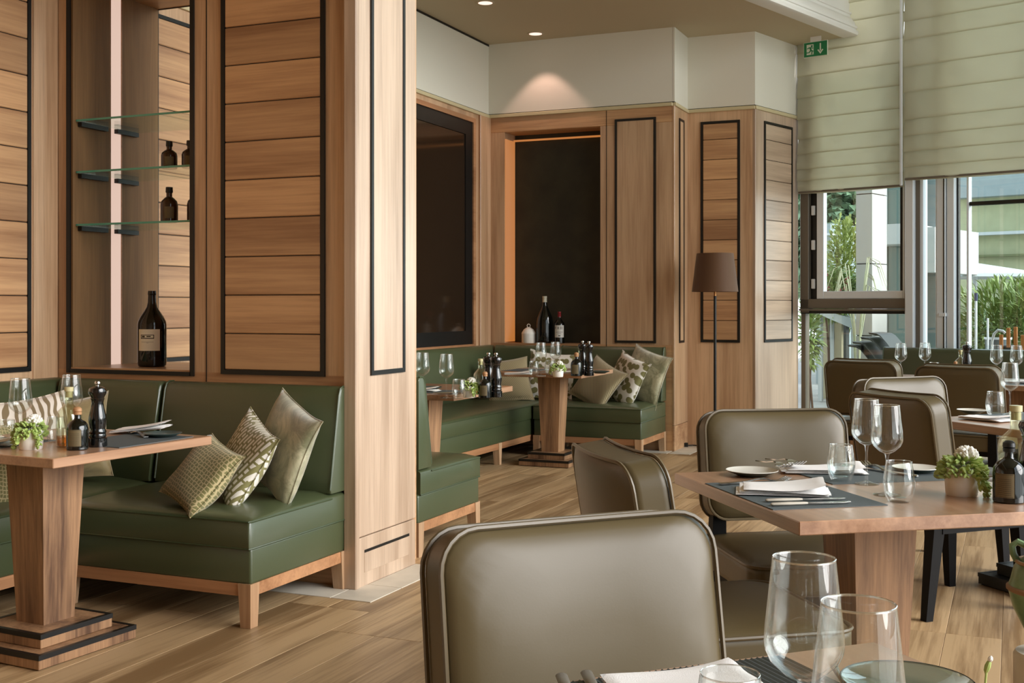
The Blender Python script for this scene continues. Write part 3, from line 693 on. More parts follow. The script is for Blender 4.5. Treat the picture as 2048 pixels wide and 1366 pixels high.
def napkin(label, loc, rot, w=.20, d=.125, layers=3, seed=0, tilt=0):
    """folded linen: stacked leaves joined by a soft fold on one side"""
    r = random.Random(seed); t = thing('napkin', label, 'napkin', loc, (0, 0, rot), 'folded white napkins')
    for k in range(layers):
        nx, ny = 20, 10; V = []; Fc = []; z0 = k*.0042; sk = r.uniform(-.006, .006); ww = w*(1-.05*k*(r.random()))
        for s_ in (0, 1):
            for j in range(ny+1):
                for i in range(nx+1):
                    u, v = i/nx, j/ny; e = min(u, 1-u, v, 1-v); x = -ww/2+ww*u+sk; y = -d/2+d*v+.004*sin(3*u+k)
                    wob = .0022*sin(5*u+2*k+seed)*sin(3*v+seed)+.0014*sin(11*v+3*u+k)
                    th = .0062*min(1, (e/.04))**.5
                    z = z0+.0033+wob*(.25+k*.3)+(th/2 if s_ else -th/2)+(.007*k*(u**3) if k == layers-1 else 0)+tilt*u*.02
                    V.append((x, y, max(z, .0003)))
        N = (nx+1)*(ny+1)
        for j in range(ny):
            for i in range(nx):
                p = j*(nx+1)+i; Fc.append((p+N, p+1+N, p+nx+2+N, p+nx+1+N)); Fc.append((p, p+nx+1, p+nx+2, p+1))
        link('cloth_leaf' if k else 'cloth_base', mesh('cloth', V, Fc, LINEN, ang=80), t)
    return t
def knife(label, loc, rot, hm=None, L=.22, group='table knives'):
    t = thing('knife', label, 'knife', loc, rot, group)
    mb = MB(); rings = []
    for x, wy, h in ((0, .005, .004), (.004, .0085, .0085), (.05, .0085, .0095), (.09, .006, .008), (.1, .0045, .006)):
        rings.append([(x, wy*cos(a)*1.0, .005+h/2*sin(a)) for a in [2*pi*i/10 for i in range(10)]])
    mb.loft(rings); part('handle', mb, hm or STEEL, t)
    mb = MB(); mb.loft([[(x, y0, .0042), (x, y1, .0042), (x, y1, .0058), (x, y0, .0058)] for x, y0, y1 in ((.098, -.004, .004), (.11, -.007, .006), (.17, -.009, .0075), (.20, -.008, .007), (L, -.001, .006))])
    part('blade', mb, STEEL, t); return t
def fork(label, loc, rot, tilt=0, group='table forks'):
    mb = MB()
    mb.loft([[(x, -wy, z-.0012), (x, wy, z-.0012), (x, wy, z+.0012), (x, -wy, z+.0012)] for x, wy, z in ((0, .006, .003), (.004, .0075, .003), (.07, .004, .005), (.11, .003, .009), (.135, .004, .009), (.147, .011, .006), (.158, .0125, .0035))])
    for i in range(4):
        y = -.0105+.007*i; mb.loft([[(x, y-wy, z-.001), (x, y+wy, z-.001), (x, y+wy, z+.001), (x, y-wy, z+.001)] for x, wy, z in ((.157, .0025, .0035), (.18, .0022, .003), (.205, .0012, .010))])
    o = link('fork', mb.make('fork', STEEL), None, loc, (0, -tilt, rot)); o.scale = (1.08, 1.45, 1.45); return tag(o, label, 'fork', group)
def spoon(label, loc, rot):
    mb = MB(); rings = []
    for x, wy, z in ((0, .005, .003), (.01, .006, .003), (.08, .003, .007), (.12, .003, .010), (.13, .008, .009), (.145, .018, .005), (.165, .021, .003), (.185, .015, .004), (.197, .004, .007)):
        rings.append([(x, wy*cos(a), z+.002*sin(a)) for a in [2*pi*i/8 for i in range(8)]])
    mb.loft(rings); return tag(link('spoon', mb.make('spoon', STEEL), None, loc, (0, 0, rot)), label, 'spoon', 'spoons')
def bottle(label, loc, prof, m, group, cap=None, lab=None, rot=0, capm=None, cat='bottle', lpr=None, liquid=None):
    """turned bottle; cap = profile of stopper; lab = (radius, z0, z1, half angle, material)"""
    t = thing('bottle', label, cat, loc, rot, group)
    part('glass_body', MB().lathe(prof, 32), m, t)
    if cap: part('stopper', MB().lathe(cap, 20), capm, t)
    if liquid: part('oil', MB().lathe(liquid[0], 24), liquid[1], t)
    if lab:
        r, z0, z1, ha, lm = lab; mb = MB(); V = []; n = 16
        rings = [[((r+o)*cos(-pi/2+a), (r+o)*sin(-pi/2+a), z) for z, o in ((z0, .0002), (z1, .0002), (z1, .0009), (z0, .0009))] for a in [-ha+2*ha*i/n for i in range(n+1)]]
        mb.loft(rings); part('label', mb, lm, t, ang=50)
        if lpr:
            mb = MB()
            for (u0, u1, w0, w1) in lpr:
                aa = [-ha+2*ha*(u0+(u1-u0)*i/6) for i in range(7)]
                mb.loft([[((r+o)*cos(-pi/2+a), (r+o)*sin(-pi/2+a), z) for z, o in ((z0+(z1-z0)*w0, .0009), (z0+(z1-z0)*w1, .0009), (z0+(z1-z0)*w1, .0013), (z0+(z1-z0)*w0, .0013))] for a in aa])
            part('label_print', mb, LABELD, t, ang=50)
    return t
def face_cam(loc): return atan2(loc[1], loc[0])+pi/2-pi   # turns local -Y to the camera
def fc(p): return atan2(-p[1], -p[0])+pi/2
SOYP = [(0, 0), (.033, 0), (.036, .003), (.036, .068), (.034, .082), (.026, .094), (.014, .101), (.0105, .106), (.0105, .118), (0, .118)]
def soy(label, p, k=1.0, black=False, group='dark dressing bottles'):
    t = bottle(label, (p[0], p[1], TZ), [(r*k, z*k) for r, z in SOYP], DKGLASS, group, [(r*k, z*k) for r, z in [(0, .1185), (.0135, .1185), (.0140, .127), (.012, .1275), (.0145, .130), (.0135, .139), (.008, .144), (0, .145)]],
                  (.0362*k, .014*k, .070*k, .62, KRAFT), fc(p)-.3, BLACK if black else CORK, lpr=[(.15, .85, w_, w_+.012) for w_ in (.12, .2, .28, .36, .44, .52, .6, .68, .76)]+[(.04, .96, .03, .045), (.04, .96, .955, .97)])
    return t
OILG = clear_glass('oil_bottle_glass', (.94, .95, .88, 1), .8, 0, .07)
OIL = clear_glass('amber_oil', (.85, .52, .15, 1), .3, 0, .05)
def oil(label, p, k=1.0):
    pr = [(0, 0), (.036, 0), (.038, .003), (.038, .092), (.034, .108), (.020, .122), (.0125, .130), (.0125, .160), (.014, .162), (.014, .168), (.0115, .168), (.0115, .13), (.034, .104), (.036, .09), (.036, .006), (0, .006)]
    return bottle(label, (p[0], p[1], TZ), [(r*k, z*k) for r, z in pr], OILG, 'clear oil bottles', [(r*k, z*k) for r, z in [(0, .150), (.0105, .150), (.0105, .1685), (.0135, .169), (.0135, .182), (0, .183)]], None, 0, mat('glass_stopper', '#c9bf92', .15), liquid=([(0, .0062), (.0355*k, .0062), (.0355*k, .032*k), (0, .032*k)], OIL))
def mill(label, p, k=1.0, group='black pepper mills'):
    t = thing('pepper_mill', label, 'mill', (p[0], p[1], TZ), 0, group); q = lambda P: [(r*k, z*k) for r, z in P]
    part('body', MB().lathe(q([(0, 0), (.030, 0), (.031, .004), (.030, .028), (.026, .031), (.0275, .036), (.0255, .042), (.028, .048), (.0245, .056), (.025, .062), (.0285, .085), (.027, .10), (.021, .125), (.0185, .142), (.020, .150), (.0225, .156), (0, .156)]), 32), PEPPER, t)
    part('head', MB().lathe(q([(0, .157), (.0205, .157), (.021, .160), (.0275, .172), (.0285, .180), (.025, .189), (.014, .195), (0, .196)]), 32), PEPPER, t)
    part('knob', MB().lathe(q([(0, .195), (.0055, .196), (.0055, .200), (.009, .203), (.0095, .207), (.007, .212), (0, .213)]), 16), STEEL, t)
    return t
def ellipsoid(mb, c, r, d, n=5):
    d = Vector(d).normalized(); a = d.cross(Vector((.3, .1, 1))).normalized(); b = d.cross(a); rings = []
    c = Vector(c)
    for k, (f, s) in enumerate(((-1, .12), (-.6, .8), (0, 1), (.6, .75), (1, .1))):
        rings.append([tuple(c+d*(r[0]*f)+(a*cos(2*pi*i/n)+b*sin(2*pi*i/n))*(r[1]*s)) for i in range(n)])
    mb.loft(rings)
def succulent(label, loc, k=1.0, flower=True, seed=0, trail=()):
    r = random.Random(seed); t = thing('potted_succulent', label, 'potted plant', loc, 0, 'succulents in cream pots')
    part('pot', MB().lathe([(x*k, z*k) for x, z in [(0, 0), (.036, 0), (.038, .003), (.0425, .066), (.0415, .068), (.039, .066), (.038, .058), (0, .058)]], 40), CERAM, t)
    part('soil', MB().lathe([(0, .0585*k), (.038*k, .0585*k), (.038*k, .060*k), (0, .062*k)], 24), DARKM, t)
    mb = MB()
    for i in range(150):
        a = r.uniform(0, 2*pi); q = sqrt(r.random()); R = q*.056*k; h = .066*k+.026*k*(1-q*q)+r.uniform(-.008, .01)*k
        if q > .72: h -= (q-.72)*.06*k
        d = (cos(a)*(.4+q), sin(a)*(.4+q), r.uniform(-.2, .9))
        ellipsoid(mb, (R*cos(a), R*sin(a), h), (.0115*k*r.uniform(.8, 1.2), .0052*k), d)
    for (a0, ln) in trail:
        for i in range(int(26*ln/.06)):
            f = r.random(); h = .072*k-f*ln*k; R = .047*k+.010*k*sin(f*2.2)+r.uniform(-.004, .006); a = radians(a0)+r.uniform(-.28, .28)*(1-.5*f)
            ellipsoid(mb, (R*cos(a), R*sin(a), max(h, .005)), (.0095*k, .0046*k), (cos(a)*.8+r.uniform(-.5, .5), sin(a)*.8+r.uniform(-.5, .5), r.uniform(-.9, .3)))
    part('leaves', mb, LEAF, t)['kind'] = 'stuff'
    if flower:
        mb = MB(); cx, cy, cz = .010*k, .004*k, .094*k
        for i in range(70):
            a = r.uniform(0, 2*pi); e = r.uniform(-.2, 1.4); R = .021*k
            p = (cx+R*cos(a)*cos(e), cy+R*sin(a)*cos(e), cz+R*.85*sin(e)); ellipsoid(mb, p, (.0095*k, .006*k), (cos(a)*cos(e)+r.uniform(-.4, .4), sin(a)*cos(e), .4+sin(e)), 6)
        ellipsoid(mb, (cx, cy, cz), (.018*k, .019*k), (0, 0, 1), 10); part('flower', mb, PETAL, t, ang=70)
    return t
def T3(p): return (p[0], p[1], TZ)
def onT(px, py): return on(px, py, TZ)

# middle right table -------------------------------------------------------------------------
def r1(u, v): return R1c+R1u*u+R1v*v
c = r1(.168, .385); placemat('slate placemat on the left side of the middle right table', c, A35+pi/2)
c = r1(.585, .672); placemat('slate placemat on the far side of the middle right table', c, A35)
plate('pale side plate at the left corner of the middle right table', T3(onT(1504, 951)), .079)
plate('pale side plate at the far edge of the middle right table, near the potted plant', T3(onT(1832, 945)), .072)
p = onT(1566, 987); napkin('white napkin folded at the left place of the middle right table', (p.x, p.y, MZ), radians(12), .245, .155, 4, 1)
p = onT(1645, 945); napkin('white napkin folded at the far place of the middle right table', (p.x, p.y, MZ), radians(16), .25, .13, 3, 2)
a1 = onT(1532, 1006); a2 = onT(1707, 1001); kr = atan2(a2.y-a1.y, a2.x-a1.x)
knife('upper of two steel knives beside the left napkin of the middle right table', (a1.x, a1.y, MZ), kr, WH := mat('ivory_handle', '#bfb8aa', .35))
a1 = onT(1542, 1014); knife('lower of two steel knives beside the left napkin, nearest the table edge', (a1.x, a1.y, MZ), kr+.02, WH)
a1 = onT(1440, 972); a2 = onT(1560, 966); fork('fork tucked under the left napkin with only its handle end showing', (a1.x, a1.y, MZ), atan2(a2.y-a1.y, a2.x-a1.x))
a1 = onT(1516, 935); a2 = onT(1600, 962); kr2 = atan2(a2.y-a1.y, a2.x-a1.x)
fork('left of two wooden handled forks between the pale plate and the far napkin', (a1.x, a1.y, MZ+.016), kr2, .03)
a1 = onT(1535, 931); fork('right of two wooden handled forks touching the far napkin', (a1.x, a1.y, MZ+.016), kr2+.05, .04)
a1 = onT(1792, 952); a2 = onT(1745, 938); fork('steel fork behind the two wine glasses of the middle right table', (a1.x, a1.y, MZ), atan2(a2.y-a1.y, a2.x-a1.x))
a1 = onT(1835, 957); a2 = onT(1750, 943); knife('steel knife in front of the far right plate', (a1.x, a1.y, MZ), atan2(a2.y-a1.y, a2.x-a1.x))
wine_glass('tallest standing wine glass on the middle right table, left of two', T3(onT(1733, 968)))
wine_glass('wine glass on the middle right table standing nearer us, right of two', T3(onT(1774, 990)))
t = tumbler('tumbler of water before the far napkin on the middle right table', T3(onT(1682, 962))); part('water', MB().lathe([(0, .0125), (.022, .0135), (.033, .024), (.0385, .043), (.0387, .048), (0, .048)], 32), clear_glass('water', (.88, .92, .93, 1), .6, 0, .10), t)
tumbler('tumbler at the near side of the middle right table, right of the wine glasses', T3(onT(1798, 1004)))
succulent('cream pot of trailing succulent with a white flower on the middle right table', T3(onT(1924, 990)), 1.12, True, 3, ((-18, .07), (-40, .05), (200, .03), (-75, .02)))
p = onT(2018, 1004); soy('black dressing bottle with bronze label at the right of the middle right table', p, 1.12, True)
p = onT(2032, 975); oil('clear oil bottle behind the black dressing bottle at the right edge', p, 1.28)
p = onT(2062, 1000); mill('black pepper mill cut by the right edge of the picture', p, 1.1)

# foreground table ---------------------------------------------------------------------------
def fg(a, b): return FGc-FGu*a+FGv*b          # a from the far corner along the left edge, b along the right edge
c = fg(.40, .178); placemat('ribbed slate placemat on the foreground table', c, A44, .45, .33, True)
p = on(1372, 1398, TZ); napkin('white napkin at the bottom edge on the foreground table', (p.x, p.y, MZ+.003), A44-.14, .19, .13, 3, 4)
p = at(1608, 1430, 1.255); wine_glass('largest wine glass, on the foreground table, left of two', (p.x, p.y, TZ))
p = at(1717, 1430, 1.062); wine_glass('large wine glass nearest us on the foreground table, right of two', (p.x, p.y, TZ))
p = at(1460, 1400, 1.30); tumbler('tumbler at the bottom edge before the foreground napkin', (p.x, p.y, TZ))
BLUEG = clear_glass('blue_glass', (.62, .76, .78, 1), .7, .05, .22)
p = on(1815, 1390, TZ); t = thing('glass_plate', 'pale blue glass plate at the right corner of the foreground table', 'plate', (p.x, p.y, TZ))
part('dish', MB().lathe([(0, .002), (.05, .002), (.082, .014), (.086, .018), (.084, .020), (.078, .0165), (.05, .0065), (0, .0055)], 48), BLUEG, t)
part('rim', MB().lathe([(.0865, .0178), (.0868, .0195), (.0855, .0205), (.0845, .0195)], 48), mat('smoked_glass_rim', '#33423f', .15), t)
PEWTER = mat('pewter_handle', '#8a8478', .3, .7)
for i, px in enumerate((1122, 1172)):
    a1 = on(px, 1364+(-6*i), TZ); knife(('left' if i == 0 else 'right')+' of two dark handled knives at the bottom edge before the chair', (a1.x, a1.y, MZ+.003), radians(-62), PEWTER)
a1 = on(1668, 1344, TZ); spoon('spoon between the two foreground wine glasses', (a1.x, a1.y, MZ+.004), radians(-75))
p = at(1962, 1400, 1.35); t = thing('flower_sprig', 'thin green sprig with one white bud at the bottom right', 'flower', (p.x, p.y, TZ))
mb = MB(); h0 = EYE-1.35*(1335-HY)/F-TZ
mb.tube([(0, 0, 0), (.002, 0, h0*.5), (.006, 0, h0)], .0013); part('stem', mb, LEAF, t)
mb = MB(); ellipsoid(mb, (.007, 0, h0+.002), (.009, .0035), (.3, 0, 1), 8); part('bud', mb, LEAF, t); mb = MB(); ellipsoid(mb, (.010, 0, h0+.011), (.004, .003), (.3, 0, 1), 8); part('petal', mb, PETAL, t)
part('sprig_vase', MB().lathe([(0, 0), (.016, 0), (.018, .02), (.009, .04), (.007, .05), (.0045, .05), (.006, .038), (0, .03)], 20), CERAM, t)

# green jug on a pale plinth at the right edge --------------------------------------------------
p = at(2092, 1300, 2.5); zt = EYE-2.5*(1302-HY)/F
t = thing('plinth', 'pale round plinth under the green jug at the right edge', 'plinth', (p.x, p.y, 0)); part('drum', MB().lathe([(0, 0), (.065, 0), (.065, zt-.01), (.060, zt-.002), (0, zt-.002)], 40), STONE, t); part('base_ring', MB().lathe([(.065, 0), (.072, 0), (.072, .02), (.065, .024)], 40), STONE, t)
JUG = nodes('green_glazed_earthenware'); _m, _t, _b, _o = JUG
_n = _t.nodes.new('ShaderNodeTexNoise'); _n.inputs['Scale'].default_value = 14; _n.inputs['Detail'].default_value = 6; _c = _t.nodes.new('ShaderNodeTexCoord'); _t.links.new(_c.outputs['Object'], _n.inputs['Vector'])
_r = _t.nodes.new('ShaderNodeValToRGB'); _r.color_ramp.elements[0].position = .35; _r.color_ramp.elements[0].color = S('#4f6a45'); _r.color_ramp.elements[1].position = .7; _r.color_ramp.elements[1].color = S('#7f9a72'); _t.links.new(_n.outputs[0], _r.inputs[0]); _t.links.new(_r.outputs[0], _b.inputs['Base Color']); _b.inputs['Roughness'].default_value = .3
t = thing('jug', 'green glazed earthenware jug with a loop handle at the right edge', 'jug', (p.x, p.y, zt))
q = 2.5/F
part('body', MB().lathe([(0, 0), (18*q, 0), (22*q, 5*q), (40*q, 40*q), (62*q, 85*q), (70*q, 118*q), (71*q, 126*q), (66*q, 140*q), (60*q, 165*q), (53*q, 176*q), (50*q, 178*q), (36*q, 190*q), (34*q, 205*q), (40*q, 212*q), (34*q, 214*q), (30*q, 200*q), (0, 190*q)], 40), _m, t)
part('raised_band', MB().lathe([(70*q, 118*q), (74*q, 121*q), (74*q, 127*q), (70*q, 130*q)], 40), mat('bare_clay', '#8c6a4c', .7), t); part('shoulder_band', MB().lathe([(54*q, 172*q), (58*q, 175*q), (56*q, 180*q), (50*q, 179*q)], 40), mat('bare_clay_light', '#9c7d5c', .7), t)
for a in (fc(p)+pi/2+.0, fc(p)-pi/2):
    d = Vector((cos(a+pi/2), sin(a+pi/2), 0)); d = Vector((sin(a), -cos(a), 0))
    part('handle', MB().tube([tuple(d*r_*q+Vector((0, 0, z*q))) for r_, z in ((34, 206), (52, 214), (62, 206), (60, 190), (53, 176))], [7*q]*5, 8), _m, t)

# ---------------------------------------------------------------- near alcove table
def atT(px, Z): p = at(px, 0, Z); return (p.x, p.y, TZ)
succulent('cream pot of trailing succulent on the near alcove table', T3(onT(62, 898)), 1.05, True, 11, ((-150, .08), (-95, .05), (-20, .07), (165, .05), (-60, .03)))
wine_glass('wine glass at the left edge of the near alcove table', atT(41, 4.36)); wine_glass('wine glass behind the oil bottle on the near alcove table', atT(143, 4.58))
tumbler('tumbler right of the potted plant on the near alcove table', atT(112, 4.42), .9); tumbler('tumbler at the very left of the near alcove table', atT(12, 4.30), .9)
soy('black dressing bottle with beech stopper before the pepper mill, near alcove table', onT(155, 899), 1.06)
oil('clear oil bottle with tall stopper on the near alcove table', onT(138, 893), 1.20)
mill('black pepper mill on the near alcove table', onT(195, 893), 1.13)
c = onT(300, 876); placemat('slate placemat at the right of the near alcove table', (-3.12, 3.54), radians(88), .40, .30)
p = onT(282, 866); napkin('white napkin folded on the right placemat of the near alcove table', (p.x, p.y, MZ), radians(20), .22, .13, 3, 7, 1)
plate('dark green side plate at the right edge of the near alcove table', T3(onT(325, 874)), .075, True)
a1 = onT(292, 877); fork('fork before the dark plate on the near alcove table', (a1.x, a1.y, MZ), radians(145))
placemat('slate placemat at the left of the near alcove table', (-3.50, 3.25), radians(90), .36, .26)
p = at(-22, 0, 4.32); napkin('white napkin at the left edge of the near alcove table', (p.x, p.y, MZ), radians(25), .2, .12, 3, 8)
# far alcove tables
wine_glass('wine glass cut by the oak pier on the middle alcove table', atT(845, 6.75)); wine_glass('wine glass left of the flower pot on the middle alcove table', atT(893, 6.55))
tumbler('tumbler next to the flower pot on the middle alcove table', atT(918, 6.5)); succulent('small cream pot with white flower on the middle alcove table', atT(939, 6.58), .95, True, 5, ((-40, .06), (0, .05)))
soy('black dressing bottle with beech stopper on the middle alcove table', atT(970, 6.56), 1.02); oil('oil bottle with round stopper on the middle alcove table', atT(961, 6.9), 1.12)
mill('nearer of two black pepper mills on the middle alcove table', atT(992, 6.62), 1.18); mill('farther of two black pepper mills on the middle alcove table', atT(977, 6.74), 1.16)
placemat('slate placemat at the near side of the middle alcove table', (-3.22, 6.28), 0, .40, .26); p = onT(846, 783); napkin('white napkin on the middle alcove table', (p.x, p.y, MZ), .1, .2, .11, 3, 9)
a1 = onT(866, 789); knife('knife left of two on the middle alcove table', (a1.x, a1.y, MZ), radians(35)); a1 = onT(878, 788); knife('knife right of two on the middle alcove table', (a1.x, a1.y, MZ), radians(35))
plate('dark plate at the rear of the middle alcove table', atT(858, 7.2), .08, True)
wine_glass('wine glass left of two on the back corner table', atT(1082, 8.6)); wine_glass('wine glass right of two on the back corner table', atT(1111, 8.75))
tumbler('tumbler left of the wine glasses on the back corner table', atT(1068, 8.66)); tumbler('tumbler behind the flower pot on the back corner table', atT(1100, 8.8))
succulent('small cream pot with white flower on the back corner table', atT(1116, 8.50), .98, True, 6, ((-150, .05),))
soy('brown dressing bottle with beech stopper on the back corner table', atT(1153, 8.62), 1.2); oil('oil bottle behind the mills on the back corner table', atT(1160, 8.84), 1.2)
mill('right of two black pepper mills on the back corner table', atT(1178, 8.64), 1.2); mill('left of two black pepper mills on the back corner table', atT(1165, 8.76), 1.2)
p = at(1036, 0, 8.75); placemat('slate placemat on the back corner table', (-3.60, 8.66), pi/2, .36, .26); napkin('white napkin at the left of the back corner table', (p.x, p.y, MZ), .3, .2, .12, 3, 12)
p = at(1147, 0, 8.98); napkin('white napkin at the rear of the back corner table', (p.x, p.y, TZ), .2, .16, .1, 3, 13); plate('dark plate at the right of the back corner table', atT(1200, 8.95), .075, True)
# right hand tables
wine_glass('wine glass at the right edge on the table behind the potted plant', atT(2020, 5.55)); tumbler('tumbler beside the wine glass on the table behind the potted plant', atT(1990, 5.5), 1.05)
p = at(1972, 0, 5.27); napkin('white napkin on the table behind the potted plant', (p.x, p.y, MZ), radians(-35), .22, .13, 3, 15)
p = at(2045, 0, 5.45); placemat('slate placemat on the table behind the potted plant', (p.x, p.y), radians(45), .36, .30)
plate('pale plate beside the brown chair on the right table', atT(1944, 5.62), .07)
for px, Z, l in ((1802, 8.45, 'leftmost wine glass on the tables at the green window bench'), (1850, 8.55, 'second wine glass from the left at the green window bench'), (1993, 8.05, 'wine glass right of the pepper mill at the green window bench'), (2033, 7.95, 'rightmost wine glass at the green window bench')): wine_glass(l, atT(px, Z))
for px, Z, l in ((1787, 8.35, 'tumbler at the left before the green window bench'), (1868, 8.45, 'tumbler between the brown chairs before the green window bench'), (1972, 7.95, 'tumbler above the right brown chair before the green window bench')): tumbler(l, atT(px, Z))
mill('black pepper mill before the green window bench', atT(1934, 8.50), 1.2); soy('small dark bottle left of the mill before the green window bench', atT(1911, 8.3), .85); oil('clear oil bottle left of the mill before the green window bench', atT(1921, 8.62), 1.05)
p = at(1842, 0, 8.15); napkin('white napkin between the two brown chairs', (p.x, p.y, MZ), TH_D, .2, .12, 3, 17)
p = at(1820, 0, 8.2); placemat('slate placemat between the two brown chairs', (pa.x+.02, pa.y-.2), TH_D, .40, .28)
p = at(2036, 0, 7.78); placemat('slate placemat on the right table at the window bench', (pb.x, pb.y-.17), TH_D, .40, .28); napkin('white napkin on the right table at the window bench', (pb.x+.02, pb.y-.16, MZ), TH_D, .2, .12, 3, 19)

# ---------------------------------------------------------------- cushions
def cushion(label, c, size, yaw, lean, roll, m, thick=.13, h=None):
    n = 18; hw = size/2; hh = (h or size)/2; V = []; Fc = []; r = random.Random(label)
    ph = [r.uniform(0, 6) for _ in range(4)]
    for s_ in (-1, 1):
        for j in range(n+1):
            for i in range(n+1):
                u, v = 2*i/n-1, 2*j/n-1
                e = max(0, (1-u*u))*max(0, (1-v*v)); y = s_*thick/2*e**.45
                kx = 1-.10*(1-abs(v)**2.2)*abs(u)**3; kz = 1-.10*(1-abs(u)**2.2)*abs(v)**3
                y += .006*sin(4*u+ph[0])*sin(3.5*v+ph[1])*e**.3
                V.append((u*hw*kx, y+(.012*sin(2.5*u+ph[2])+.01*sin(2.2*v+ph[3])), v*hh*kz))
    N = (n+1)**2; ring = [i for i in range(n+1)]+[j*(n+1)+n for j in range(1, n+1)]+[n*(n+1)+i for i in range(n-1, -1, -1)]+[j*(n+1) for j in range(n-1, 0, -1)]
    for j in range(n):
        for i in range(n):
            p = j*(n+1)+i; q = (p, p+1, p+n+2, p+n+1); Fc.append(q); Fc.append(tuple(reversed([k+N for k in q])))
    for k in range(len(ring)):
        a, b = ring[k], ring[(k+1) % len(ring)]; Fc.append((b, a, a+N, b+N))
    t = thing('cushion', label, 'cushion', c, 0, 'scatter cushions'); t.rotation_mode = 'YXZ'
    t.rotation_euler = (-radians(lean), radians(roll), radians(yaw))
    link('cover', mesh('cover', V, Fc, m, ang=180), t)
    part('seam_cord', MB().tube([V[i] for i in ring], .0028, 5, closed=True), m, t)
    return t
HEX = pattern('olive_hex_weave', 'hex', '#b09f74', '#6f6a3c', 62)
BLOCK = pattern('olive_white_blocks', 'block', '#ddd8cc', '#7d7747', 9.5, rot=1.3)
VELV = pattern('crushed_olive_velvet', 'velvet', '#7b7a58', '#bdb694', 7, .45, .8)
STRIPE = pattern('brown_white_marble', 'stripe', '#dcd3c6', '#7c6a4c', 9)
DIAG = pattern('tan_diagonal_rib', 'diag', '#a0906a', '#6f6346', 26, rot=.7)
SPOT = pattern('olive_white_spots', 'spot', '#6f6a3a', '#dcd7cb', 17)
TANV = pattern('tan_velvet', 'velvet', '#94835a', '#ab9a6e', 6, .6, .6)
cushion('crushed olive velvet cushion, rightmost of three on the near banquette', (-2.865, 4.22, .645), .42, -26, 18, 17, VELV)
cushion('olive and white block patterned cushion in the middle of three, near banquette', (-2.985, 4.085, .607), .37, -24, 28, 20, BLOCK)
cushion('olive hexagon patterned cushion, leftmost of three on the near banquette', (-3.075, 3.93, .565), .32, -20, 44, 14, HEX)
cushion('tan velvet cushion in the corner behind the near alcove table', (-4.02, 4.16, .645), .40, 25, 18, -8, TANV)
cushion('brown and white marbled cushion behind the glasses of the near alcove table', (-4.06, 3.93, .645), .44, 50, 18, -6, STRIPE)
cushion('olive hexagon cushion below the near alcove table at the left edge', (-3.96, 3.58, .60), .36, 70, 25, 5, HEX)
cushion('tan diagonal ribbed cushion, leftmost of three on the far back banquette', (-3.235, 9.40, .60), .42, -15, 34, 24, DIAG)
cushion('white cushion with olive spots in the middle of three, far back banquette', (-3.03, 9.52, .635), .43, -30, 22, 16, SPOT)
cushion('crushed velvet cushion, rightmost of three on the far back banquette', (-2.90, 9.65, .66), .47, -28, 14, 14, VELV)
cushion('tan ribbed cushion in the corner of the far banquettes', (-4.02, 9.30, .615), .40, 35, 18, -5, DIAG)
cushion('white and olive patterned cushion in the corner behind the back table', (-3.72, 9.55, .645), .44, 10, 16, 6, SPOT)

# ---------------------------------------------------------------- glass shelves and bottles of the open niche
for z, l in ((2.19, 'top'), (1.93, 'middle'), (1.664, 'bottom')):
    t = thing('glass_shelf', l+' one of three green edged glass shelves in the oak niche', 'shelf', (-3.985, 4.78, z), 0, 'glass shelves in the niche')
    bx('glass_sheet', SHELFG, t, -.355, .355, -.222, .22, 0, .009)
    mb = MB().box(-.357, .357, -.226, -.222, -.0005, .0095); part('green_edge', mb, SHELFE, t, smooth=False)
    bx('bracket', BLACK, t, -.36, -.335, -.21, -.02, -.024, -.001); bx('bracket', BLACK, t, -.36, -.335, .05, .21, -.024, -.001)
MAG = [(0, 0), (.060, 0), (.069, .006), (.0715, .02), (.0715, .21), (.069, .228), (.058, .252), (.038, .282), (.026, .302), (.021, .325), (.0195, .362), (.021, .364), (.021, .372), (.0195, .384), (0, .384)]
def magnum(label, loc, k=1, lab=True, rot=None, print_=None, cap=None, capm=BLACK, m=DKGLASS):
    return bottle(label, loc, [(r*k, z*k) for r, z in MAG], m, 'large wine bottles', cap, (.0715*k, .082*k, .19*k, .80, LABELM) if lab else None, rot if rot is not None else fc(loc)-.25, capm, 'bottle', print_)
magnum('large black wine bottle with cream label on the niche floor', (-4.02, 4.74, .953), print_=[(.14, .74, .56, .60), (.14, .17, .60, .72), (.71, .74, .60, .72), (.14, .74, .72, .75), (.2, .34, .62, .70), (.42, .6, .64, .69), (.17, .72, .405, .415), (.42, .5, .36, .37)])
magnum('large black wine bottle half hidden behind the niche edge', (-3.79, 4.90, .953))
PH = [(0, 0), (.030, 0), (.033, .003), (.033, .055), (.030, .066), (.018, .076), (.011, .080), (.011, .092), (0, .092)]
def phial(label, loc, k=1, m=AMBER, tall=1.0):
    pr = [(r*k, z*k*tall) for r, z in PH]; h = .092*k*tall
    return bottle(label, loc, pr, m, 'small bottles on the glass shelves', [(0, h), (.012*k, h), (.014*k, h+.004), (.013*k, h+.022*k), (0, h+.023*k)], (.0332*k, .012*k*tall, .048*k*tall, .55, KRAFT), fc(loc), BLACK)
phial('small dark bottle on the middle glass shelf, left of two', (-3.845, 4.66, 1.939), 1.2); phial('small dark bottle on the middle glass shelf, right of two', (-3.735, 4.68, 1.939), 1.2)
phial('amber bottle on the bottom glass shelf, left of two', (-3.845, 4.66, 1.673), 1.28, AMBER, 1.25); phial('amber bottle on the bottom glass shelf, right of two', (-3.715, 4.70, 1.673), 1.28, AMBER, 1.25)
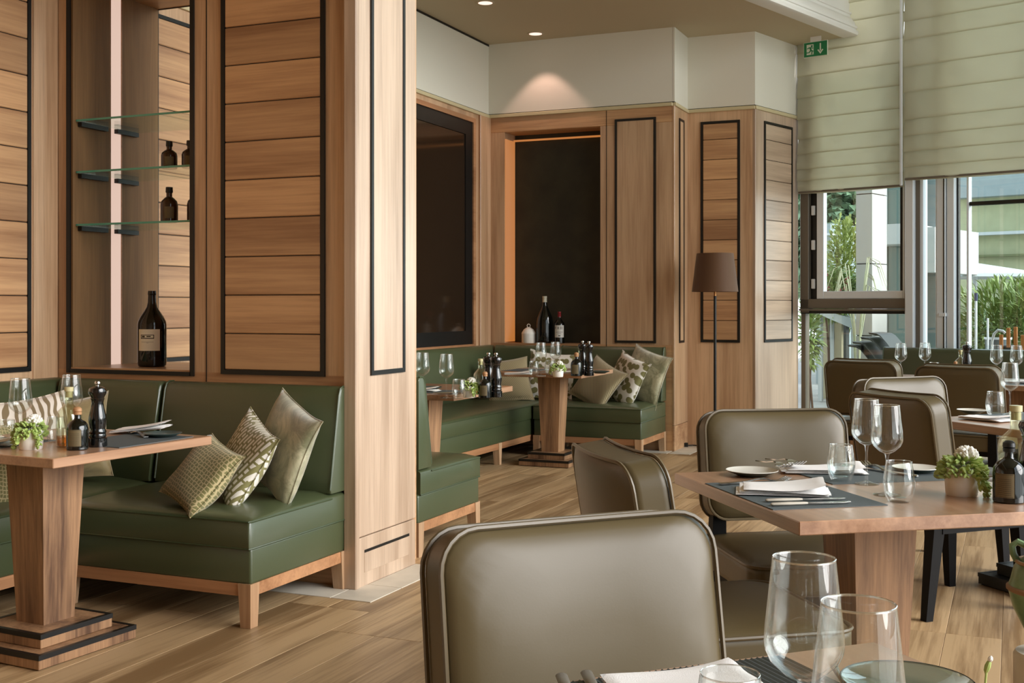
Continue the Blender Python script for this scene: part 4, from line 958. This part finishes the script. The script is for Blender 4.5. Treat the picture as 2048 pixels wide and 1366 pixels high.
# bottles on the ledge of the far recess
TALL = [(0, 0), (.07, 0), (.078, .01), (.08, .03), (.08, .18), (.074, .225), (.056, .275), (.036, .315), (.024, .345), (.021, .375), (0, .375)]
bottle('tall dark wine bottle with a pale capsule in the far recess', (-3.955, 9.99, .92), TALL, DKGLASS, 'wine bottles in the far recess', [(0, .43), (.021, .43), (.0215, .418), (.0205, .415), (.0205, .35), (.024, .345), (0, .345)], None, 0, mat('pale_capsule', '#c9c5ae', .5))
BDX = [(0, 0), (.045, 0), (.049, .005), (.049, .165), (.046, .185), (.03, .205), (.017, .222), (.015, .27), (0, .27)]
bottle('wine bottle with white label and red capsule in the far recess', (-3.80, 9.96, .92), BDX, DKGLASS, 'wine bottles in the far recess', [(0, .288), (.0165, .288), (.017, .28), (.0155, .278), (.0165, .232), (0, .232)], (.0492, .055, .165, .95, PORC), fc((-3.80, 9.96)), mat('red_capsule', '#8a1f24', .4),
       lpr=[(.06, .12, .70, .88), (.08, .18, .84, .88), (.30, .34, .66, .90), (.34, .46, .76, .80), (.44, .48, .66, .90), (.62, .68, .66, .90), (.76, .80, .66, .90), (.15, .85, .42, .45), (.3, .7, .30, .325), (.4, .6, .1, .18)])
t = thing('jar', 'cream jar with domed lid and ring knob before the tall bottle', 'jar', (-4.10, 9.955, .92)); part('jar_body', MB().lathe([(0, 0), (.06, 0), (.064, .006), (.064, .085), (0, .085)], 28), CERAM, t); part('lid', MB().lathe([(.066, .085), (.064, .095), (.045, .125), (.02, .142), (0, .145)], 28), CERAM, t)
part('ring_knob', MB().tube([(.016*cos(a), 0, .158+.016*sin(a)) for a in [2*pi*i/14 for i in range(14)]], .0035, 6, closed=True), CERAM, t)

# ---------------------------------------------------------------- exit sign and downlights
p = at(1631, 98, 10.5)
t = thing('exit_sign', 'green emergency exit sign with running figure and down arrow under the soffit', 'sign', tuple(p), TH_D+radians(4))
SG = mat('sign_green', '#1f7a4a', .4); SWH = mat('sign_white', '#d8dccb', .5)
W_, H_ = .112, .068
bx('sign_plate', SWH, t, -W_, W_, 0, .012, -H_, H_); bx('green_field', SG, t, -W_+.004, W_-.004, -.001, .006, -H_+.004, H_-.004)
def flat(polys, name, m, y=-.0016):
    mb = MB()
    for P in polys: mb.loft([[(x, y, z) for x, z in P], [(x, y+.0006, z) for x, z in P]])
    part(name, mb, m, t, smooth=False)
flat([[(-.083, -.046), (-.018, -.046), (-.018, .046), (-.083, .046)]], 'door_symbol', SWH)
circ = lambda cx, cz, r: [(cx+r*cos(a), cz+r*sin(a)) for a in [2*pi*i/12 for i in range(12)]]
flat([circ(-.034, .030, .009), [(-.060, .022), (-.044, .022), (-.034, -.006), (-.048, -.010)], [(-.048, -.010), (-.034, -.006), (-.020, -.012), (-.018, -.020), (-.036, -.018)], [(-.048, -.004), (-.040, -.014), (-.058, -.030), (-.084, -.030), (-.084, -.022), (-.062, -.022)], [(-.036, -.016), (-.026, -.016), (-.030, -.044), (-.040, -.044)], [(-.060, .022), (-.056, .014), (-.076, .004), (-.08, .012)], [(-.044, .022), (-.040, .012), (-.022, .006), (-.02, .014)]], 'running_figure', SG, -.0024)
flat([[(.040, .048), (.052, .048), (.052, -.02), (.040, -.02)], [(.046, -.048), (.018, -.012), (.028, -.006), (.046, -.030)], [(.046, -.048), (.046, -.030), (.064, -.006), (.074, -.012)]], 'down_arrow', SWH)
bx('bracket', WHITEM, t, -.05, .05, .002, .01, H_, CEZ-p.z)
DLG = emit('downlight_glow', '#ffd9c8', 1.1)
for i, xy in enumerate(((-3.90, 9.63), (-3.87, 8.49))):
    t = thing('downlight', ('round recessed downlight near the back wall' if i == 0 else 'round recessed downlight nearer us at the top edge'), 'light', (xy[0], xy[1], CEZ-.006), 0, 'recessed ceiling downlights')
    part('trim_ring', MB().lathe([(.058, .0), (.072, 0), (.074, .005), (.058, .005), (.058, 0)], 32), CEILM, t); part('lens', MB().lathe([(0, .001), (.058, .001), (.058, .003), (0, .003)], 32), DLG, t)

# ---------------------------------------------------------------- beyond the glass
og = struct('terrace'); mb = MB(); n0 = Vector((WO[0], WO[1], 0))+dC*.13
q = [tuple(n0-nC*2+Vector((0, 0, 0)))[:2], tuple(n0+nC*20)[:2], tuple(n0+nC*30+dC*40)[:2], tuple(n0-nC*18+dC*40)[:2]]
mb.loft([[(x, y, -.12) for x, y in q], [(x, y, -.01) for x, y in q]]); part('paving', mb, GREY, og, smooth=False)
def upright(name, m, par, px0, px1, Z, z0, z1, th=.2):
    """a block standing square to the glazed wall, spanning the columns px0..px1 at depth Z"""
    a = at(px0, HY, Z); b = at(px1, HY, Z); d = Vector((cos(TH_D), sin(TH_D), 0)); L = (b-a).dot(d)
    n_ = Vector((-d.y, d.x, 0)); P = [a, a+d*L, a+d*L+n_*th, a+n_*th]; mb = MB(); mb.loft([[(v.x, v.y, z) for v in P] for z in (z0, z1)])
    return part(name, mb, m, par, smooth=False)
zy = lambda py, Z: EYE-Z*(py-HY)/F
PALEG = mat('pale_green_render', '#a9ac8a', .8, var=.06); PALEB = mat('pale_blue_facade', '#8b9799', .6, var=.05); TEAL = mat('teal_glass_wall', '#4f6a66', .12, spec=.8); PALEW = mat('white_canvas', '#bcc2c2', .8); SLAT = mat('orange_slats', '#a8682c', .6); DARKG = mat('dark_planter', '#1d2322', .5); BEIGEC = mat('beige_curtain', '#a59c80', .8)
# building opposite
t = thing('clad_column', 'beige panel clad column outside the left window', 'column', (0, 0, 0))
for z0, z1 in ((0, zy(672, 13.5)), (zy(670, 13.5), zy(529, 13.5)), (zy(527, 13.5), zy(390, 13.5)), (zy(388, 13.5), 5.2)): upright('cladding_panel', CLAD, t, 1712, 1757, 13.5, z0, z1, .4)
upright('core', DARKM, t, 1714, 1755, 13.52, 0, 5.2, .35)
t = thing('glass_pavilion', 'glass pavilion with pale posts beyond the beige column', 'building', (0, 0, 0))
for a, b, m, nm in ((1757, 1767, TEAL, 'glass_wall'), (1767, 1775, PALEW, 'post'), (1775, 1838, TEAL, 'glass_wall'), (1838, 1846, PALEW, 'post'), (1846, 1880, PALEB, 'panel')): upright(nm, m, t, a, b, 15, 0, 4.2)
upright('canopy', PALEW, t, 1740, 1840, 14.6, zy(490, 14.6), zy(450, 14.6), 1.5); upright('canopy', PALEW, t, 1840, 1880, 14.6, zy(545, 14.6), zy(455, 14.6), 1.5)
t = thing('yellow_building', 'pale yellow green building beyond the bush', 'building', (0, 0, 0))
upright('wall', PALEG, t, 1905, 2200, 22, 0, zy(330, 22), 4)
for a, b in ((1945, 1962), (1985, 2002), (2022, 2040)): upright('shutter', PALEW, t, a, b, 21.95, zy(640, 22), zy(560, 22), .1)
upright('cornice_band', PALEW, t, 1905, 2200, 21.8, zy(474, 22), zy(468, 22), .4); upright('dark_band', mat('olive_band', '#6d7350', .8), t, 1905, 2200, 21.85, zy(516, 22), zy(512, 22), .3); upright('roof_strip', PALEB, t, 1905, 2200, 21.7, zy(400, 22), zy(330, 22), 5)
t = thing('blue_building', 'pale blue grey building with flat roof left of the beige column', 'building', (0, 0, 0))
upright('wall', PALEB, t, 1632, 1673, 19, 0, zy(448, 19), 3); upright('roof_edge', PALEW, t, 1630, 1674, 18.9, zy(472, 19), zy(468, 19), .3)
t = thing('lounge_pavilion', 'white canopied lounge pavilion with beige curtains in the lower window', 'pavilion', (0, 0, 0))
for a, b in ((1636, 1643), (1660, 1664), (1702, 1712)): upright('post', PALEW, t, a, b, 15.5, 0, zy(622, 15.5), .08)
for a, b in ((1645, 1658), (1666, 1690)): upright('curtain', BEIGEC, t, a, b, 15.9, 0, zy(640, 15.5), .06)
upright('dark_interior', DARKM, t, 1640, 1714, 16.6, 0, zy(640, 15.5), .1)
a = at(1636, 640, 15.3); b = at(1716, 640, 15.3); mb = MB()
mb.loft([[(a.x, a.y, zy(628, 15.3)), (b.x, b.y, zy(662, 15.3)), (b.x, b.y+1.6, zy(662, 15.3)), (a.x, a.y+1.6, zy(628, 15.3))], [(a.x, a.y, zy(618, 15.3)), (b.x, b.y, zy(640, 15.3)), (b.x, b.y+1.6, zy(640, 15.3)), (a.x, a.y+1.6, zy(618, 15.3))]]); part('canopy', mb, PALEW, t, smooth=False)

def foliage(mb, c, rad, n, L, wd, seed, droop=.2, up=.3, arch=False):
    r = random.Random(seed); c = Vector(c)
    for i in range(n):
        d = Vector((r.gauss(0, 1), r.gauss(0, 1), r.gauss(0, 1))).normalized(); q = r.random()**.4
        p = c+Vector((d.x*rad[0], d.y*rad[1], d.z*rad[2]))*q
        o = (d+Vector((r.uniform(-.7, .7), r.uniform(-.7, .7), up+r.uniform(-.4, .6)))).normalized(); s = o.cross(Vector((r.uniform(-.5, .5), r.uniform(-.5, .5), 1))).normalized()*wd/2; l = L*r.uniform(.6, 1.2)
        m_ = p+o*l*.5+Vector((0, 0, .03*l)); e = p+o*l+Vector((0, 0, -droop*l))
        mb.add([p-s*.3, p+s*.3, m_-s, m_+s, e], [(0, 1, 3, 2), (2, 3, 4)])
    return mb
def plant(name, label, cat, c, rad, n, L, wd, m, seed, trunk=True, **kw):
    t = thing(name, label, cat, (c[0], c[1], 0)); mb = foliage(MB(), (0, 0, c[2]), rad, n, L, wd, seed, **kw); part('leaves', mb, m, t)['kind'] = 'stuff'
    if trunk:
        r = random.Random(seed+1); mb = MB()
        for k in range(4): mb.tube([(r.uniform(-.04, .04), r.uniform(-.04, .04), 0), (r.uniform(-.15, .15)*rad[0], r.uniform(-.15, .15)*rad[1], c[2]*.6), (r.uniform(-.5, .5)*rad[0], r.uniform(-.5, .5)*rad[1], c[2]+rad[2]*.3)], [.03*rad[0]+.012, .02*rad[0]+.008, .006], 5)
        part('branches', mb, WDK, t)['kind'] = 'stuff'
    return t
c = at(2010, 640, 13.2); plant('oleander_bush', 'big oleander bush with narrow pointed leaves by the door', 'bush', (c.x, c.y, .98), (.62, .5, .55), 2600, .19, .026, LEAF2, 21)
c = at(2075, 620, 12.9); plant('oleander_bush', 'oleander bush cut by the right edge, right of the big one', 'bush', (c.x, c.y, 1.0), (.45, .45, .55), 1600, .19, .026, LEAF2, 22)
c = at(1950, 650, 14.0); plant('low_bush', 'low dark bush at the foot of the oleander', 'bush', (c.x, c.y, .62), (.4, .4, .55), 1200, .13, .04, LEAF3, 23)
c = at(1690, 440, 32); plant('hillside_tree', 'dark tree on the hillside left of the beige column', 'tree', (c.x, c.y, 3.6), (2.0, 2.0, 2.3), 5200, .42, .2, LEAF3, 24, droop=.4)
c = at(1652, 430, 38.5); plant('hillside_tree', 'dark tree on the hillside at the left window edge', 'tree', (c.x, c.y, 4.2), (2.2, 2.2, 2.6), 5200, .42, .2, LEAF3, 25, droop=.4)
c = at(1725, 420, 45); plant('hillside_tree', 'dark tree on the hillside behind the beige column', 'tree', (c.x, c.y, 3.8), (2.2, 2.2, 2.6), 4200, .42, .2, LEAF3, 26, droop=.4)
c = at(1692, 530, 17.5); plant('flowering_shrub', 'yellow green shrub in the left window', 'shrub', (c.x, c.y, 1.75), (.34, .32, .85), 2000, .12, .04, mat('yellow_green_leaf', '#8f9a52', .6, var=.3), 27)
c = at(1662, 585, 15.6); t = plant('flowering_shrub', 'dark shrub with red blossoms in the left window', 'shrub', (c.x, c.y, 1.42), (.36, .32, .33), 1500, .12, .04, LEAF2, 28)
mb = MB(); r_ = random.Random(4)
for i in range(26): ellipsoid(mb, (r_.uniform(-.3, .3), -.3+r_.uniform(-.05, .1), 1.42+r_.uniform(-.2, .25)), (.03, .025), (r_.random(), 0, 1))
part('blossoms', mb, mat('red_blossom', '#8a3a3a', .7), t)['kind'] = 'stuff'
c = at(1619, 680, 13.5); plant('low_bush', 'green bush in the lower window beside the jamb', 'bush', (c.x, c.y, .95), (.1, .2, .4), 500, .12, .04, LEAF2, 29)
c = at(1715, 640, 13.1); t = thing('arching_grass', 'pale arching grass before the beige column', 'grass plant', (c.x, c.y, 0)); mb = MB(); r_ = random.Random(9)
for i in range(16):
    a = r_.uniform(-.6, .6)+(0 if i % 2 else pi); R = r_.uniform(.2, .42); h = r_.uniform(1.45, 1.85)
    mb.tube([(0, 0, .0), (R*.12*cos(a), R*.12*sin(a), h*.6), (R*.45*cos(a), R*.45*sin(a), h), (R*.85*cos(a), R*.85*sin(a), h-.06), (R*1.15*cos(a), R*1.15*sin(a), h-.32)], [.006, .006, .006, .005, .001], 4)
part('blades', mb, mat('pale_grass', '#b9bd9c', .6), t)['kind'] = 'stuff'
# parasol
c = at(1950, 540, 16.5); t = thing('parasol', 'white parasol canopy above the oleander bush', 'parasol', (c.x, c.y, 0)); z1 = zy(526, 16.5); z0 = zy(556, 16.5)
mb = MB(); mb.lathe([(0, z1), (.02, z1), (1.0, z0+.04), (1.02, z0), (.98, z0+.02), (0, z1-.03)], 8); part('canopy', mb, PALEW, t, smooth=False); part('pole', MB().lathe([(.03, 0), (.03, z1-.02), (0, z1-.02)], 10), ALU, t)
# planter with orange slats
c = at(2040, 690, 11.9); t = thing('planter', 'black planter with a crown of orange wooden slats', 'planter', (c.x, c.y, 0), TH_D)
bx('trough', DARKG, t, -.14, .5, -.15, .2, 0, .86, .01)
for i in range(9): link('slat', boxm('slat', SLAT, -.017, .017, -.012, .012, 0, .17+.03*((i*7) % 3), .003), t, (-.13+i*.07, -.165, .80+.02*((i*5) % 3)))
c = at(1996, 690, 12.5); t = thing('planter', 'grey blue bucket planter left of the orange slats', 'planter', (c.x, c.y, 0)); part('tub', MB().lathe([(0, 0), (.10, 0), (.13, .9), (.135, .92), (.12, .92), (0, .86)], 20), mat('blue_grey_tub', '#5d6d72', .5), t); part('rim_band', MB().lathe([(.132, .90), (.14, .905), (.14, .925), (.132, .925)], 20), ALU, t)
c = at(1952, 640, 11.9); t = thing('pole', 'thin pole with blue tip outside the door', 'pole', (c.x, c.y, 0)); zt = zy(586, 11.9); part('shaft', MB().lathe([(0, 0), (.012, 0), (.012, zt-.08), (0, zt-.08)], 8), ALU, t); part('blue_tip', MB().lathe([(.016, zt-.08), (.018, zt), (0, zt)], 8), mat('blue_plastic', '#2f3f66', .5), t)
c = at(1984, 690, 12.0); t = thing('hand_rail', 'bent white tubular rail outside the door', 'rail', (c.x, c.y, 0), TH_D); zt = zy(660, 12)
part('bent_tube', MB().tube([(0, 0, 0), (0, 0, zt-.12), (.02, 0, zt-.04), (.06, 0, zt), (.11, 0, zt-.01), (.13, 0, zt-.03)], .014, 8), PALEW, t); part('post', MB().lathe([(0, 0), (.011, 0), (.011, zt+.12), (0, zt+.12)], 8), ALU, t, (-.06, .05, 0))
# stacked dark chairs against the window outside
for i, (px, py) in enumerate(((1706, 703), (1716, 697), (1732, 688), (1748, 679))):
    Z = 11.25-.02*i; c = at(px, py, Z); t = thing('stacking_chair', ('lowest', 'second lowest', 'second highest', 'highest')[i]+' of the dark shell chairs stacked outside the lower window', 'chair', (c.x, c.y, 0), TH_D, 'dark chairs stacked outside')
    zt = c.z+.07; mb = MB(); rings = []
    for x, z, w_ in ((0, zt, .13), (.015, zt, .16), (.10, zt-.008, .17), (.14, zt-.03, .17), (.20, zt-.095, .17), (.30, zt-.22, .17), (.40, zt-.34, .17)):
        rings.append([(x, -w_, z), (x, w_, z), (x+.012, w_, z-.018), (x+.012, -w_, z-.018)])
    mb.loft(rings); part('shell', mb, mat('charcoal_shell', '#3a3b38', .5) if i == 0 else D.materials['charcoal_shell'], t, ang=60)
    mb = MB()
    for y in (-.18, .18): mb.tube([(.40, y, zt-.33), (.30, y, .0)], .011, 6); 
    mb.tube([(.30, -.18, zt-.22), (.30, .18, zt-.22)], .011, 6); part('leg_frame', mb, DARKM, t)
